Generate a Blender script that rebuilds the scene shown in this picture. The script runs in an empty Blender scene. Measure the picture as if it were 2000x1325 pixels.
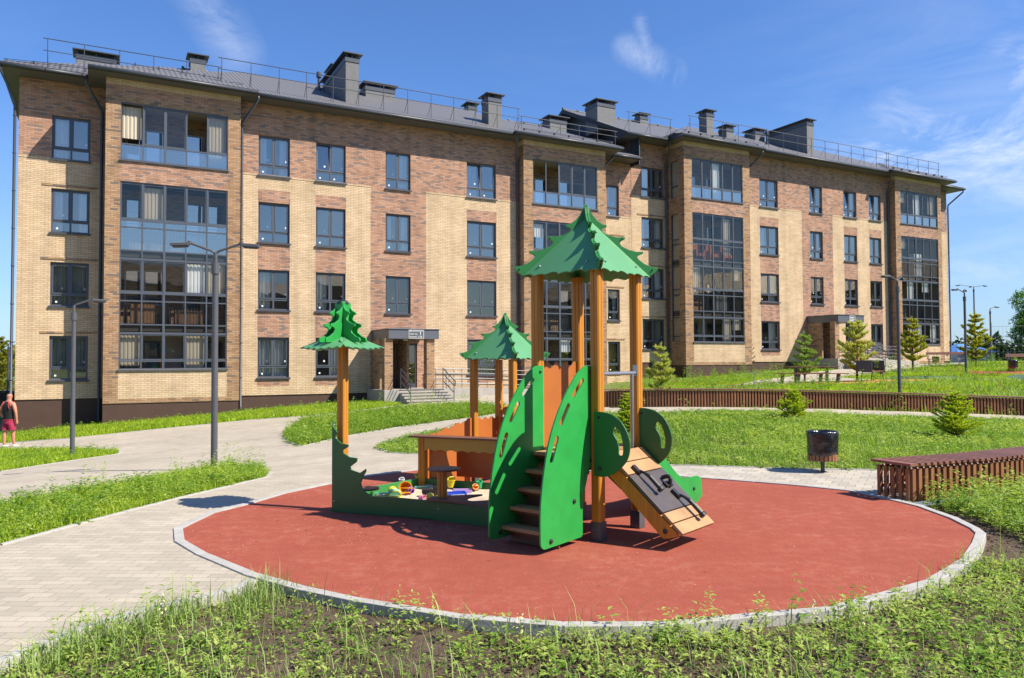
import bpy, bmesh, math, random
import numpy as np
from mathutils import Vector, Matrix
from mathutils.geometry import delaunay_2d_cdt
random.seed(7); rng = np.random.default_rng(11)
S = bpy.context.scene
COL = S.collection
pi = math.pi
# ------------------------------------------------------------------ camera
FPX, PIT, ROLL, TH, CD, CZ = 1500., .0304, -.0048, 1.0832, 34.981, 1.62
cp_, sp_, cr_, sr_ = math.cos(PIT), math.sin(PIT), math.cos(ROLL), math.sin(ROLL)
FW = np.array([0, cp_, sp_]); u0 = np.array([0, -sp_, cp_]); r0 = np.array([1., 0, 0])
RT = cr_*r0+sr_*u0; UP = -sr_*r0+cr_*u0; CO = np.array([0, 0, CZ])
cam = bpy.data.cameras.new('camera'); co = bpy.data.objects.new('camera', cam); COL.objects.link(co)
cam.sensor_width = 36; cam.lens = FPX/2000*36; cam.clip_start = .05; cam.clip_end = 3000
M = Matrix.Identity(4)
for i in range(3):
    M[i][0], M[i][1], M[i][2], M[i][3] = RT[i], UP[i], -FW[i], CO[i]
co.matrix_world = M; S.camera = co
#
S.render.resolution_x = 1024; S.render.resolution_y = 678
# ------------------------------------------------------------------ sky and sun
SU = Vector((.943, -.333, 0)).normalized(); EL = math.radians(46.5)
sund = Vector((SU.x*math.cos(EL), SU.y*math.cos(EL), math.sin(EL)))
W = bpy.data.worlds.new('World'); S.world = W; W.use_nodes = True
nt = W.node_tree; nt.nodes.clear(); N = nt.nodes.new; LK = nt.links.new
sky = N('ShaderNodeTexSky'); sky.sky_type = 'NISHITA'; sky.sun_disc = False
sky.sun_elevation = EL; sky.sun_rotation = math.atan2(SU.x, SU.y)
sky.air_density = 1.15; sky.dust_density = .35; sky.ozone_density = 2.2; sky.altitude = 200
tc = N('ShaderNodeTexCoord'); mp = N('ShaderNodeMapping'); mp.inputs['Scale'].default_value = (1.3, 1.3, 5.5)
mp.inputs['Rotation'].default_value = (.12, .25, .3); mp.inputs['Location'].default_value = (.37, .11, .2)
LK(tc.outputs['Generated'], mp.inputs['Vector'])
n1 = N('ShaderNodeTexNoise'); n1.inputs['Scale'].default_value = 2.1; n1.inputs['Detail'].default_value = 9
n1.inputs['Roughness'].default_value = .62; n1.inputs['Distortion'].default_value = .5
LK(mp.outputs[0], n1.inputs['Vector'])
rp = N('ShaderNodeValToRGB'); rp.color_ramp.elements[0].position = .53; rp.color_ramp.elements[1].position = .82
LK(n1.outputs['Fac'], rp.inputs[0])
# more cloud towards the right of the view and near the horizon
sx = N('ShaderNodeSeparateXYZ'); LK(tc.outputs['Generated'], sx.inputs[0])
def mth(op, a, b=None, c=None, nt_=None):
    n = (nt_ or nt).nodes.new('ShaderNodeMath'); n.operation = op
    for i, v in enumerate((a, b, c)):
        if v is None: continue
        if isinstance(v, (int, float)): n.inputs[i].default_value = v
        else: (nt_ or nt).links.new(v, n.inputs[i])
    return n.outputs[0]
def mrange(v, a, b, c, d, nt_=None):
    n = (nt_ or nt).nodes.new('ShaderNodeMapRange'); (nt_ or nt).links.new(v, n.inputs[0])
    for i, q in enumerate((a, b, c, d)): n.inputs[i+1].default_value = q
    return n.outputs[0]
right = mrange(sx.outputs['X'], .28, .55, .22, 1.)
hi = mrange(sx.outputs['Z'], .12, .42, 1., .35)
cf = mth('MULTIPLY', mth('MULTIPLY', mth('MULTIPLY', rp.outputs[0], right), hi), .45)
n3 = N('ShaderNodeTexNoise'); n3.inputs['Scale'].default_value = 5.5; n3.inputs['Detail'].default_value = 10; n3.inputs['Roughness'].default_value = .66; n3.inputs['Distortion'].default_value = 1.2
mp3 = N('ShaderNodeMapping'); mp3.inputs['Scale'].default_value = (1, 1, 2.4); LK(tc.outputs['Generated'], mp3.inputs[0]); LK(mp3.outputs[0], n3.inputs['Vector'])
wsp = mrange(n3.outputs['Fac'], .40, .68, 0, 1)
for (ax_, ay_, bx_, by_, ra_, am_) in ((385, -20, 460, 100, .020, .32), (1225, 95, 1310, 142, .012, .5), (1250, 40, 1262, 100, .006, .42), (1760, 275, 1990, 290, .036, 1.), (1830, 330, 1990, 350, .04, .7), (1990, 150, 2040, 260, .03, .9), (1860, 540, 2010, 520, .022, .35), (1660, 275, 1720, 285, .02, .4)):
    A_ = Vector((FW+RT*(ax_-1000)/FPX-UP*(ay_-662.5)/FPX)).normalized(); B_ = Vector((FW+RT*(bx_-1000)/FPX-UP*(by_-662.5)/FPX)).normalized()
    ab = B_-A_; l2 = ab.dot(ab)
    sb_ = N('ShaderNodeVectorMath'); sb_.operation = 'SUBTRACT'; LK(tc.outputs['Generated'], sb_.inputs[0]); sb_.inputs[1].default_value = A_
    dt_ = N('ShaderNodeVectorMath'); dt_.operation = 'DOT_PRODUCT'; LK(sb_.outputs[0], dt_.inputs[0]); dt_.inputs[1].default_value = ab/l2
    cl = N('ShaderNodeClamp'); LK(dt_.outputs['Value'], cl.inputs[0])
    sc_ = N('ShaderNodeVectorMath'); sc_.operation = 'SCALE'; sc_.inputs[0].default_value = ab; LK(cl.outputs[0], sc_.inputs['Scale'])
    df = N('ShaderNodeVectorMath'); df.operation = 'DISTANCE'; LK(sb_.outputs[0], df.inputs[0]); LK(sc_.outputs[0], df.inputs[1])
    cf = mth('MAXIMUM', cf, mth('MULTIPLY', mth('MULTIPLY', mrange(df.outputs['Value'], ra_*.2, ra_*1.9, am_, 0), wsp), .8))
haze = mth('MULTIPLY', mrange(sx.outputs['Z'], 0., .3, 1., 0.), .38)
tint = N('ShaderNodeVectorMath'); tint.operation = 'MULTIPLY'; tint.inputs[1].default_value = (.66, .95, 1.42); LK(sky.outputs[0], tint.inputs[0]); skt = tint.outputs[0]
mx = N('ShaderNodeMix'); mx.data_type = 'RGBA'; LK(cf, mx.inputs[0]); LK(skt, mx.inputs[6]); mx.inputs[7].default_value = (8.5, 9., 9.8, 1)
mx2 = N('ShaderNodeMix'); mx2.data_type = 'RGBA'; LK(haze, mx2.inputs[0]); LK(mx.outputs[2], mx2.inputs[6]); mx2.inputs[7].default_value = (4.4, 5.4, 7.0, 1)
bg = N('ShaderNodeBackground'); bg.inputs['Strength'].default_value = .078
LK(mx2.outputs[2], bg.inputs[0]); wo = N('ShaderNodeOutputWorld'); LK(bg.outputs[0], wo.inputs[0])
sl = bpy.data.lights.new('sun', 'SUN'); sl.energy = 5.0; sl.angle = math.radians(.5); sl.color = (1, .93, .80)
so = bpy.data.objects.new('sun', sl); COL.objects.link(so); so.rotation_euler = sund.to_track_quat('Z', 'Y').to_euler()
S.view_settings.view_transform = 'Standard'; S.view_settings.look = 'None'; S.view_settings.exposure = .70; S.view_settings.gamma = 1
S.cycles.max_bounces = 7; S.cycles.transparent_max_bounces = 12
# ------------------------------------------------------------------ materials
MATS = {}
def newmat(name):
    m = bpy.data.materials.new(name); m.use_nodes = True; MATS[name] = m
    return m, m.node_tree, m.node_tree.nodes['Principled BSDF']
def mat(name, col, rough=.6, metal=0, ns=None, na=.15, bump=0, bs=None, spec=.5, coord='Object', streak=None, island=0, trans=0, coat=0):
    m, t, p = newmat(name); L = t.links.new; Nn = t.nodes.new
    p.inputs['Base Color'].default_value = (*col, 1); p.inputs['Roughness'].default_value = rough
    p.inputs['Metallic'].default_value = metal; p.inputs['Specular IOR Level'].default_value = spec
    if coat: p.inputs['Coat Weight'].default_value = coat
    out = None
    c = Nn('ShaderNodeTexCoord'); mpn = Nn('ShaderNodeMapping'); L(c.outputs[coord], mpn.inputs[0])
    if streak: mpn.inputs['Scale'].default_value = streak
    if ns:
        a = Nn('ShaderNodeTexNoise'); a.inputs['Scale'].default_value = ns; a.inputs['Detail'].default_value = 6; a.inputs['Roughness'].default_value = .6
        L(mpn.outputs[0], a.inputs['Vector'])
        v = mrange(a.outputs['Fac'], .25, .75, 1-na, 1+na, t); out = v
    if island:
        g = Nn('ShaderNodeNewGeometry'); v2 = mrange(g.outputs['Random Per Island'], 0, 1, 1-island, 1+island, t)
        out = mth('MULTIPLY', out, v2, None, t) if out else v2
    if out:
        h = Nn('ShaderNodeVectorMath'); h.operation = 'SCALE'; h.inputs[0].default_value = col; L(out, h.inputs['Scale']); L(h.outputs[0], p.inputs['Base Color'])
    if bump:
        b = Nn('ShaderNodeTexNoise'); b.inputs['Scale'].default_value = bs or 60; b.inputs['Detail'].default_value = 5; L(mpn.outputs[0], b.inputs['Vector'])
        bp = Nn('ShaderNodeBump'); bp.inputs['Strength'].default_value = bump; bp.inputs['Distance'].default_value = .01; L(b.outputs['Fac'], bp.inputs['Height']); L(bp.outputs[0], p.inputs['Normal'])
    return m
def leafmat(name, cols, rough=.55, tr=.35):
    m, t, p = newmat(name); L = t.links.new; Nn = t.nodes.new
    g = Nn('ShaderNodeNewGeometry'); r = Nn('ShaderNodeValToRGB'); r.color_ramp.interpolation = 'LINEAR'
    e = r.color_ramp.elements
    while len(e) < len(cols): e.new(.5)
    for i, cc in enumerate(cols): e[i].position = i/(len(cols)-1); e[i].color = (*cc, 1)
    L(g.outputs['Random Per Island'], r.inputs[0]); L(r.outputs[0], p.inputs['Base Color']); p.inputs['Roughness'].default_value = rough
    p.inputs['Specular IOR Level'].default_value = .35
    tl = Nn('ShaderNodeBsdfTranslucent'); mix = Nn('ShaderNodeMixShader'); mix.inputs[0].default_value = tr
    h = Nn('ShaderNodeVectorMath'); h.operation = 'MULTIPLY'; h.inputs[1].default_value = (1.3, 1.4, .5); L(r.outputs[0], h.inputs[0]); L(h.outputs[0], tl.inputs[0])
    L(p.outputs[0], mix.inputs[1]); L(tl.outputs[0], mix.inputs[2]); L(mix.outputs[0], t.nodes['Material Output'].inputs[0])
    return m
def brick(name, cols, mortar, dark, darkcol, bw=.258, bh=.0755):
    """stretcher-bond brickwork from the UV in metres, each brick its own colour, dark bricks in short runs"""
    m, t, p = newmat(name); L = t.links.new; Nn = t.nodes.new
    uv = Nn('ShaderNodeUVMap'); s = Nn('ShaderNodeSeparateXYZ'); L(uv.outputs[0], s.inputs[0])
    v = mth('DIVIDE', s.outputs[1], bh, None, t); row = mth('FLOOR', v, None, None, t); fv = mth('FRACT', v, None, None, t)
    off = mth('MULTIPLY', mth('MODULO', mth('ADD', row, 1000, None, t), 2, None, t), .5, None, t)
    u = mth('ADD', mth('DIVIDE', s.outputs[0], bw, None, t), off, None, t); colu = mth('FLOOR', u, None, None, t); fu = mth('FRACT', u, None, None, t)
    cb = Nn('ShaderNodeCombineXYZ'); L(colu, cb.inputs[0]); L(row, cb.inputs[1])
    wn = Nn('ShaderNodeTexWhiteNoise'); wn.noise_dimensions = '2D'; L(cb.outputs[0], wn.inputs['Vector'])
    r = Nn('ShaderNodeValToRGB'); e = r.color_ramp.elements
    while len(e) < len(cols): e.new(.5)
    for i, cc in enumerate(cols): e[i].position = i/(len(cols)-1); e[i].color = (*cc, 1)
    L(wn.outputs['Value'], r.inputs[0]); cur = r.outputs[0]
    if dark:
        mp2 = Nn('ShaderNodeMapping'); mp2.inputs['Scale'].default_value = (.42, .9, 1); L(cb.outputs[0], mp2.inputs[0])
        nn = Nn('ShaderNodeTexNoise'); nn.inputs['Scale'].default_value = 1.; nn.inputs['Detail'].default_value = 3; nn.inputs['Roughness'].default_value = .7; L(mp2.outputs[0], nn.inputs['Vector'])
        g = mth('GREATER_THAN', nn.outputs['Fac'], dark, None, t)
        mxx = Nn('ShaderNodeMix'); mxx.data_type = 'RGBA'; L(g, mxx.inputs[0]); L(cur, mxx.inputs[6]); mxx.inputs[7].default_value = (*darkcol, 1); cur = mxx.outputs[2]
    mo = mth('MAXIMUM', mth('LESS_THAN', fu, .045, None, t), mth('LESS_THAN', fv, .15, None, t), None, t)
    big = Nn('ShaderNodeTexNoise'); big.inputs['Scale'].default_value = .9; big.inputs['Detail'].default_value = 4; L(uv.outputs[0], big.inputs['Vector'])
    m3 = Nn('ShaderNodeMix'); m3.data_type = 'RGBA'; L(mo, m3.inputs[0]); L(cur, m3.inputs[6]); m3.inputs[7].default_value = (*mortar, 1)
    h = Nn('ShaderNodeVectorMath'); h.operation = 'SCALE'; L(m3.outputs[2], h.inputs[0])
    mps = Nn('ShaderNodeMapping'); mps.inputs['Scale'].default_value = (2.6, .16, 1); L(uv.outputs[0], mps.inputs[0]); stn = Nn('ShaderNodeTexNoise'); stn.inputs['Scale'].default_value = 1; stn.inputs['Detail'].default_value = 6; L(mps.outputs[0], stn.inputs['Vector'])
    L(mth('MULTIPLY', mrange(big.outputs['Fac'], .3, .7, .88, 1.09, t), mrange(stn.outputs['Fac'], .3, .55, .86, 1.03, t), None, t), h.inputs['Scale']); L(h.outputs[0], p.inputs['Base Color'])
    bp = Nn('ShaderNodeBump'); bp.inputs['Strength'].default_value = .55; bp.inputs['Distance'].default_value = .008; L(mth('SUBTRACT', 1, mo, None, t), bp.inputs['Height']); L(bp.outputs[0], p.inputs['Normal'])
    p.inputs['Roughness'].default_value = .82; p.inputs['Specular IOR Level'].default_value = .3
    return m
def glass(name, refl, tint=(1, 1, 1), rough=.01, k=.75):
    m, t, p = newmat(name); L = t.links.new; Nn = t.nodes.new
    t.nodes.remove(p)
    tr = Nn('ShaderNodeBsdfTransparent'); tr.inputs[0].default_value = (*tint, 1)
    gl = Nn('ShaderNodeBsdfGlossy'); gl.inputs['Roughness'].default_value = rough; gl.inputs[0].default_value = (.95, .88, .76, 1)
    lw = Nn('ShaderNodeLayerWeight'); lw.inputs[0].default_value = .35
    f = mth('ADD', mth('MULTIPLY', lw.outputs['Fresnel'], k, None, t), refl, None, t)
    mix = Nn('ShaderNodeMixShader'); L(f, mix.inputs[0]); L(tr.outputs[0], mix.inputs[1]); L(gl.outputs[0], mix.inputs[2]); L(mix.outputs[0], t.nodes['Material Output'].inputs[0])
    w = Nn('ShaderNodeTexNoise'); w.inputs['Scale'].default_value = .6; g = Nn('ShaderNodeTexCoord'); L(g.outputs['Object'], w.inputs['Vector'])
    bp = Nn('ShaderNodeBump'); bp.inputs['Strength'].default_value = .12; bp.inputs['Distance'].default_value = .05; L(w.outputs['Fac'], bp.inputs['Height']); L(bp.outputs[0], gl.inputs['Normal'])
    return m
yb = brick('brick_buff', [(.53, .378, .225), (.595, .43, .265), (.645, .475, .305), (.56, .40, .24)], (.24, .165, .115), 0, None)
rb = brick('brick_red', [(.33, .175, .11), (.42, .235, .155), (.48, .28, .19), (.38, .20, .13)], (.19, .13, .095), .575, (.215, .16, .14))
bb = brick('brick_brown', [(.28, .16, .085), (.38, .23, .13), (.43, .27, .155), (.34, .185, .10)], (.16, .11, .07), .585, (.17, .13, .11))
plinth_m = mat('plinth_plaster', (.072, .038, .027), .85, ns=3, na=.12, bump=.3, bs=120)
metal_d = mat('dark_metal', (.055, .06, .075), .42, .0, ns=2, na=.1)
frame_m = mat('window_frame', (.075, .085, .105), .4, ns=4, na=.06)
soffit_m = mat('soffit_metal', (.10, .095, .10), .55, ns=3, na=.08)
conc = mat('concrete', (.36, .33, .29), .85, ns=3, na=.14, bump=.3, bs=40)
conc2 = mat('kerb_concrete', (.40, .38, .345), .85, ns=6, na=.16, bump=.35, bs=70)
stucco = mat('chimney_stucco', (.17, .165, .165), .85, ns=5, na=.12, bump=.35, bs=60)
room_m = mat('room_wall', (.42, .36, .28), .9)
room_d = mat('room_dark', (.07, .06, .05), .9)
curt_m = mat('sheer_curtain', (.80, .80, .78), .9); curt_y = mat('yellow_curtain', (.55, .42, .10), .9)
curt_b = mat('grey_green_curtain', (.34, .40, .36), .9)
sticker_m = mat('white_sticker', (.8, .8, .78), .6)
glass_w = glass('window_glass', .28); glass_l = glass('loggia_glass', .05, (.95, .96, .96), .01, .5); glass_s = glass('spandrel_glass', .40, (.55, .65, .75))
glass_k = glass('low_window_glass', .14, (.85, .88, .88))
def roofmat():
    m, t, p = newmat('roof_tile'); L = t.links.new; Nn = t.nodes.new
    uv = Nn('ShaderNodeUVMap'); s = Nn('ShaderNodeSeparateXYZ'); L(uv.outputs[0], s.inputs[0])
    wv = mth('SINE', mth('MULTIPLY', s.outputs[0], 2*pi/.2, None, t), None, None, t)
    sw = mth('FRACT', mth('DIVIDE', s.outputs[1], .35, None, t), None, None, t)
    h = mth('ADD', mth('MULTIPLY', wv, .5, None, t), mth('MULTIPLY', sw, -1.2, None, t), None, t)
    bp = Nn('ShaderNodeBump'); bp.inputs['Strength'].default_value = 1; bp.inputs['Distance'].default_value = .03; L(h, bp.inputs['Height']); L(bp.outputs[0], p.inputs['Normal'])
    p.inputs['Base Color'].default_value = (.135, .13, .135, 1); p.inputs['Roughness'].default_value = .5
    return m
roof_m = roofmat()
wood_o = mat('orange_timber', (.50, .205, .022), .45, ns=3.5, na=.24, streak=(9, 9, .45), bump=.12, bs=30, spec=.4)
wood_d = mat('brown_laminate', (.16, .065, .032), .5, ns=4, na=.15, bump=.1, bs=80)
wood_b = mat('bench_timber', (.27, .115, .05), .55, ns=5, na=.3, streak=(6, 6, .5), bump=.2, bs=40, island=.22)
wood_bt = mat('bench_timber_top', (.24, .10, .065), .5, ns=5, na=.18, bump=.15, bs=40, island=.15)
wood_l = mat('grooved_plank', (.40, .225, .10), .65, ns=4, na=.3, bump=.3, bs=60)
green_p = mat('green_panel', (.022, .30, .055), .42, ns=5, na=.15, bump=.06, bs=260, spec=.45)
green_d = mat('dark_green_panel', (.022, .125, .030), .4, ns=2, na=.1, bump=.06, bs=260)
green_f = mat('fin_green', (.03, .20, .052), .45, ns=2, na=.08, bump=.05, bs=260)
green_r = mat('roof_green', (.085, .27, .115), .5, ns=2, na=.1, bump=.05, bs=260)
orange_p = mat('orange_panel', (.40, .12, .022), .5, ns=3, na=.1, bump=.06, bs=200)
yellow_p = mat('yellow_panel', (.45, .26, .035), .5, ns=3, na=.1, bump=.06, bs=200)
steel = mat('galvanised_steel', (.42, .43, .45), .35, .8, ns=12, na=.12)
foot_m = mat('grey_foot', (.10, .105, .12), .45, .3, ns=6, na=.15)
black_p = mat('black_rubber', (.018, .018, .02), .45, ns=20, na=.3, bump=.2, bs=90)
ply_m = mat('black_plywood', (.085, .068, .062), .45, ns=4, na=.3, bump=.1, bs=60)
lamp_m = mat('lamp_paint', (.085, .085, .095), .5, ns=6, na=.08)
lens_m = mat('lamp_lens', (.55, .55, .5), .2)
sand_m = mat('sand', (.60, .47, .33), .95, ns=30, na=.25, bump=.8, bs=90)
bag_m = mat('bin_bag', (.012, .012, .013), .22, bump=.9, bs=14, spec=.7)
bark_m = mat('bark', (.13, .085, .055), .9, ns=20, na=.3, bump=.5, bs=60)
# ------------------------------------------------------------------ mesh helpers
def setp(o, label=None, cat=None, group=None, kind=None):
    if label: o['label'] = label
    if cat: o['category'] = cat
    if group: o['group'] = group
    if kind: o['kind'] = kind
    return o
def empty(name, loc, rz=0, label=None, cat=None, group=None, mtx=None):
    o = bpy.data.objects.new(name, None); COL.objects.link(o); o.empty_display_size = .2
    if mtx is not None: o.matrix_world = mtx
    else: o.location = loc; o.rotation_euler = (0, 0, rz)
    return setp(o, label, cat, group)
class MB:
    def __init__(s): s.v = []; s.f = []; s.m = []; s.uvf = {}
    def add(s, vs, fs, m=0):
        b = len(s.v); s.v += [tuple(map(float, x)) for x in vs]
        for f in fs: s.f.append(tuple(b+i for i in f)); s.m.append(m)
    def box(s, a, b, m=0):
        x0, y0, z0 = a; x1, y1, z1 = b
        if x1 < x0: x0, x1 = x1, x0
        if y1 < y0: y0, y1 = y1, y0
        if z1 < z0: z0, z1 = z1, z0
        s.add([(x0, y0, z0), (x1, y0, z0), (x1, y1, z0), (x0, y1, z0), (x0, y0, z1), (x1, y0, z1), (x1, y1, z1), (x0, y1, z1)],
              [(0, 3, 2, 1), (4, 5, 6, 7), (0, 1, 5, 4), (1, 2, 6, 5), (2, 3, 7, 6), (3, 0, 4, 7)], m)
    def obox(s, o, ux, uy, uz, m=0):
        """box from a corner-centred origin: centre o and full edge vectors"""
        o = Vector(o); ux = Vector(ux)/2; uy = Vector(uy)/2; uz = Vector(uz)/2
        P = [o+a*ux+b*uy+c*uz for c in (-1, 1) for a, b in ((-1, -1), (1, -1), (1, 1), (-1, 1))]
        fl = [(0, 3, 2, 1), (4, 5, 6, 7), (0, 1, 5, 4), (1, 2, 6, 5), (2, 3, 7, 6), (3, 0, 4, 7)]
        if ux.cross(uy).dot(uz) < 0: fl = [f[::-1] for f in fl]
        s.add(P, fl, m)
    def tube(s, pts, r, n=8, m=0, caps=True):
        pts = [Vector(p) for p in pts]; k = len(pts); rs = r if isinstance(r, (list, tuple)) else [r]*k
        V = []; ref = None
        for i, p in enumerate(pts):
            d = (pts[min(i+1, k-1)]-pts[max(i-1, 0)]).normalized()
            if ref is None: ref = Vector((0, 0, 1)) if abs(d.z) < .9 else Vector((1, 0, 0))
            a = d.cross(ref).normalized(); b = a.cross(d); ref = b
            for j in range(n):
                t = 2*pi*j/n; V.append(p+(a*math.cos(t)+b*math.sin(t))*rs[i])
        F = [(i*n+j, i*n+(j+1) % n, (i+1)*n+(j+1) % n, (i+1)*n+j) for i in range(k-1) for j in range(n)]
        F = [f[::-1] for f in F]
        if caps: F += [tuple(range(n)), tuple(range((k-1)*n, k*n))[::-1]]
        s.add(V, F, m)
    def lathe(s, prof, c=(0, 0, 0), n=20, m=0, axis=None):
        c = Vector(c); V = []; R_ = axis or Matrix.Identity(3)
        for r, z in prof:
            for j in range(n):
                t = 2*pi*j/n; V.append(c+R_ @ Vector((r*math.cos(t), r*math.sin(t), z)))
        k = len(prof); F = [(i*n+j, i*n+(j+1) % n, (i+1)*n+(j+1) % n, (i+1)*n+j) for i in range(k-1) for j in range(n)]
        F += [tuple(range(n))[::-1], tuple(range((k-1)*n, k*n))]
        s.add(V, F, m)
    def panel(s, outer, O, U, Vv, th, m=0, holes=(), em=None):
        """flat board of thickness th from a 2D outline (with cut-outs), O + U*x + V*y, centred on its thickness"""
        O = Vector(O); U = Vector(U).normalized(); Vv = Vector(Vv).normalized(); n = U.cross(Vv).normalized()*(th/2)
        loops = [list(outer)]+[list(h) for h in holes]
        area = sum(a[0]*b[1]-b[0]*a[1] for a, b in zip(outer, list(outer[1:])+[outer[0]]))
        if area < 0: loops[0].reverse()
        pts = []; ed = []
        for lp in loops:
            b = len(pts); pts += [Vector(p) for p in lp]; ed += [(b+i, b+(i+1) % len(lp)) for i in range(len(lp))]
        vv, ee, ff, ov, _, _ = delaunay_2d_cdt(pts, ed, [], 0, 1e-6)
        def inside(c):
            return pip(c[0], c[1], loops[0]) and not any(pip(c[0], c[1], h) for h in loops[1:])
        tris = [f for f in ff if inside(((vv[f[0]][0]+vv[f[1]][0]+vv[f[2]][0])/3, (vv[f[0]][1]+vv[f[1]][1]+vv[f[2]][1])/3))]
        T = lambda p: O+U*p[0]+Vv*p[1]
        k = len(vv)
        V3 = [T(p)+n for p in vv]+[T(p)-n for p in vv]
        F = []
        cnt = {}
        for f in tris:
            a, b, c = f
            if (vv[b][0]-vv[a][0])*(vv[c][1]-vv[a][1])-(vv[c][0]-vv[a][0])*(vv[b][1]-vv[a][1]) < 0: f = (a, c, b)
            F.append(tuple(f)); F.append(tuple(k+i for i in f[::-1]))
            for i in range(3): cnt[(f[i], f[(i+1) % 3])] = 1
        for (a, b) in list(cnt):
            if (b, a) not in cnt: F.append((b, a, k+a, k+b))
        s.add(V3, F, m)
    def build(s, name, mats, parent=None, smooth=False, bevel=0, loc=None, uvmap=True, sub=0):
        me = bpy.data.meshes.new(name); me.from_pydata(s.v, [], s.f); 
        if not isinstance(mats, (list, tuple)): mats = [mats]
        for mm in mats: me.materials.append(mm)
        me.polygons.foreach_set('material_index', s.m)
        if smooth: me.polygons.foreach_set('use_smooth', [True]*len(s.f))
        me.update()
        if uvmap:
            uvl = me.uv_layers.new(name='UVMap'); nl = len(me.loops); li = np.zeros(nl, int); me.loops.foreach_get('vertex_index', li)
            co_ = np.array(s.v)[li]; nf = len(me.polygons); nr = np.zeros(nf*3); me.polygons.foreach_get('normal', nr); nr = nr.reshape(-1, 3)
            tot = np.zeros(nf, int); me.polygons.foreach_get('loop_total', tot); nrl = np.repeat(nr, tot, axis=0); ax = np.abs(nrl).argmax(1)
            uv = np.where((ax == 0)[:, None], co_[:, [1, 2]], np.where((ax == 1)[:, None], co_[:, [0, 2]], co_[:, [0, 1]]))
            uvl.data.foreach_set('uv', uv.ravel())
        o = bpy.data.objects.new(name, me); COL.objects.link(o)
        if parent: o.parent = parent
        if loc: o.location = loc
        if bevel:
            b = o.modifiers.new('bevel', 'BEVEL'); b.width = bevel; b.segments = 2; b.limit_method = 'ANGLE'; b.angle_limit = .6; b.harden_normals = False
        if sub:
            b = o.modifiers.new('sub', 'SUBSURF'); b.levels = sub; b.render_levels = sub
        return o
def pip(x, y, poly):
    c = False; n = len(poly); j = n-1
    for i in range(n):
        xi, yi = poly[i][0], poly[i][1]; xj, yj = poly[j][0], poly[j][1]
        if (yi > y) != (yj > y) and x < (xj-xi)*(y-yi)/(yj-yi)+xi: c = not c
        j = i
    return c
def pipv(X, Y, poly):
    c = np.zeros(len(X), bool); n = len(poly); j = n-1
    for i in range(n):
        xi, yi = poly[i][0], poly[i][1]; xj, yj = poly[j][0], poly[j][1]
        if yi != yj:
            c ^= ((yi > Y) != (yj > Y)) & (X < (xj-xi)*(Y-yi)/(yj-yi)+xi)
        j = i
    return c
def crom(pts, k=6, closed=False):
    P = [Vector(p) for p in pts]; n = len(P); out = []
    R_ = range(n if closed else n-1)
    for i in R_:
        p0 = P[(i-1) % n] if closed or i > 0 else P[0]; p1 = P[i]; p2 = P[(i+1) % n]; p3 = P[(i+2) % n] if closed or i < n-2 else P[-1]
        for j in range(k):
            t = j/k; out.append(.5*((2*p1)+(p2-p0)*t+(2*p0-5*p1+4*p2-p3)*t*t+(3*p1-p0-3*p2+p3)*t**3))
    if not closed: out.append(P[-1])
    return [tuple(p) for p in out]
def dup(o, parent=None):
    c = o.copy(); COL.objects.link(c)
    if parent: c.parent = parent
    for ch in list(o.children): dup(ch, c)
    return c
# ------------------------------------------------------------------ rays, terrain
def ray(x, y): return FW+RT*(x-1000)/FPX-UP*(y-662.5)/FPX
def gz(x, y, z=0):
    d = ray(x, y); k = (z-CZ)/d[2]; P = CO+d*k; return (P[0], P[1])
def atY(x, y, Y):
    d = ray(x, y); P = CO+d*(Y/d[1]); return P
DX, DY = math.sin(TH), math.cos(TH)
def BW(s, t, z=0): return (DX*s+DY*(t-CD), DY*s-DX*(t-CD), z)
def fac(x, y, t=0):
    d = ray(x, y); n = np.array([DY, -DX, 0]); k = (t-CD)/(d@n); P = CO+d*k; return (P[0]*DX+P[1]*DY, P[2])
def tpt(px, py, Y): P = atY(px, py, Y); return (P[0], P[1], P[2])
ctl = [(x, y, 0) for x, y in ((.6, 8.4), (-3, 8), (4.4, 8), (.6, 4.8), (.6, 11.6), (-2, 5.8), (3.2, 5.8), (-2, 11), (3.2, 11), (0, 0), (-6, -6), (6, -6), (-6, 4), (7, 4), (7, 9), (-5.2, 9.5), (14, 0), (-14, 0))]
ctl += [(-5.3, 13.8, -.26), (-11.4, 20, -.75), (-16.7, 25.5, -1.1), (3, 22, .3), (8, 22, .26), (14.7, 22, .06), (-8.5, 13.5, -.36), (11, 14, .0), (4, 16, .12)]
for s_, t_, z_ in ((-3.1, -.5, -1.12), (-.06, 1, -.8), (5.2, 1, -.5), (7.3, .4, -.38), (11.5, 4, -.12), (14, 4, -.06), (20, 3.4, .22), (25, 1, .42), (29.6, 1, .62), (34.8, 1, .85), (38, .5, 1.), (42, 4, 1.15), (48, 2, 1.3), (57, 2, 1.45), (-8, 0, -1.4), (40, -14, 1.2), (10, -14, -.3), (60, 12, 1.4)):
    w_ = BW(s_, t_); ctl.append((w_[0], w_[1], z_))
ctl += [(13, 26.5, .52), (15, 37, .68), (21, 34, .86), (30, 50, 1.25), (-30, 10, -1.2), (30, 10, .1), (-25, -10, -.5), (25, -10, 0), (20, 27, .5)]
ctl = np.array(ctl)
def _k(r2): return np.where(r2 > 0, r2*np.log(np.maximum(r2, 1e-9)), 0)
_n = len(ctl); _A = np.zeros((_n+3, _n+3)); _d = ((ctl[:, None, :2]-ctl[None, :, :2])**2).sum(2)
_A[:_n, :_n] = _k(_d)+np.eye(_n)*6.; _A[:_n, _n] = 1; _A[:_n, _n+1:] = ctl[:, :2]; _A[_n, :_n] = 1; _A[_n+1:, :_n] = ctl[:, :2].T
_w = np.linalg.solve(_A, np.r_[ctl[:, 2], 0, 0, 0])
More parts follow.
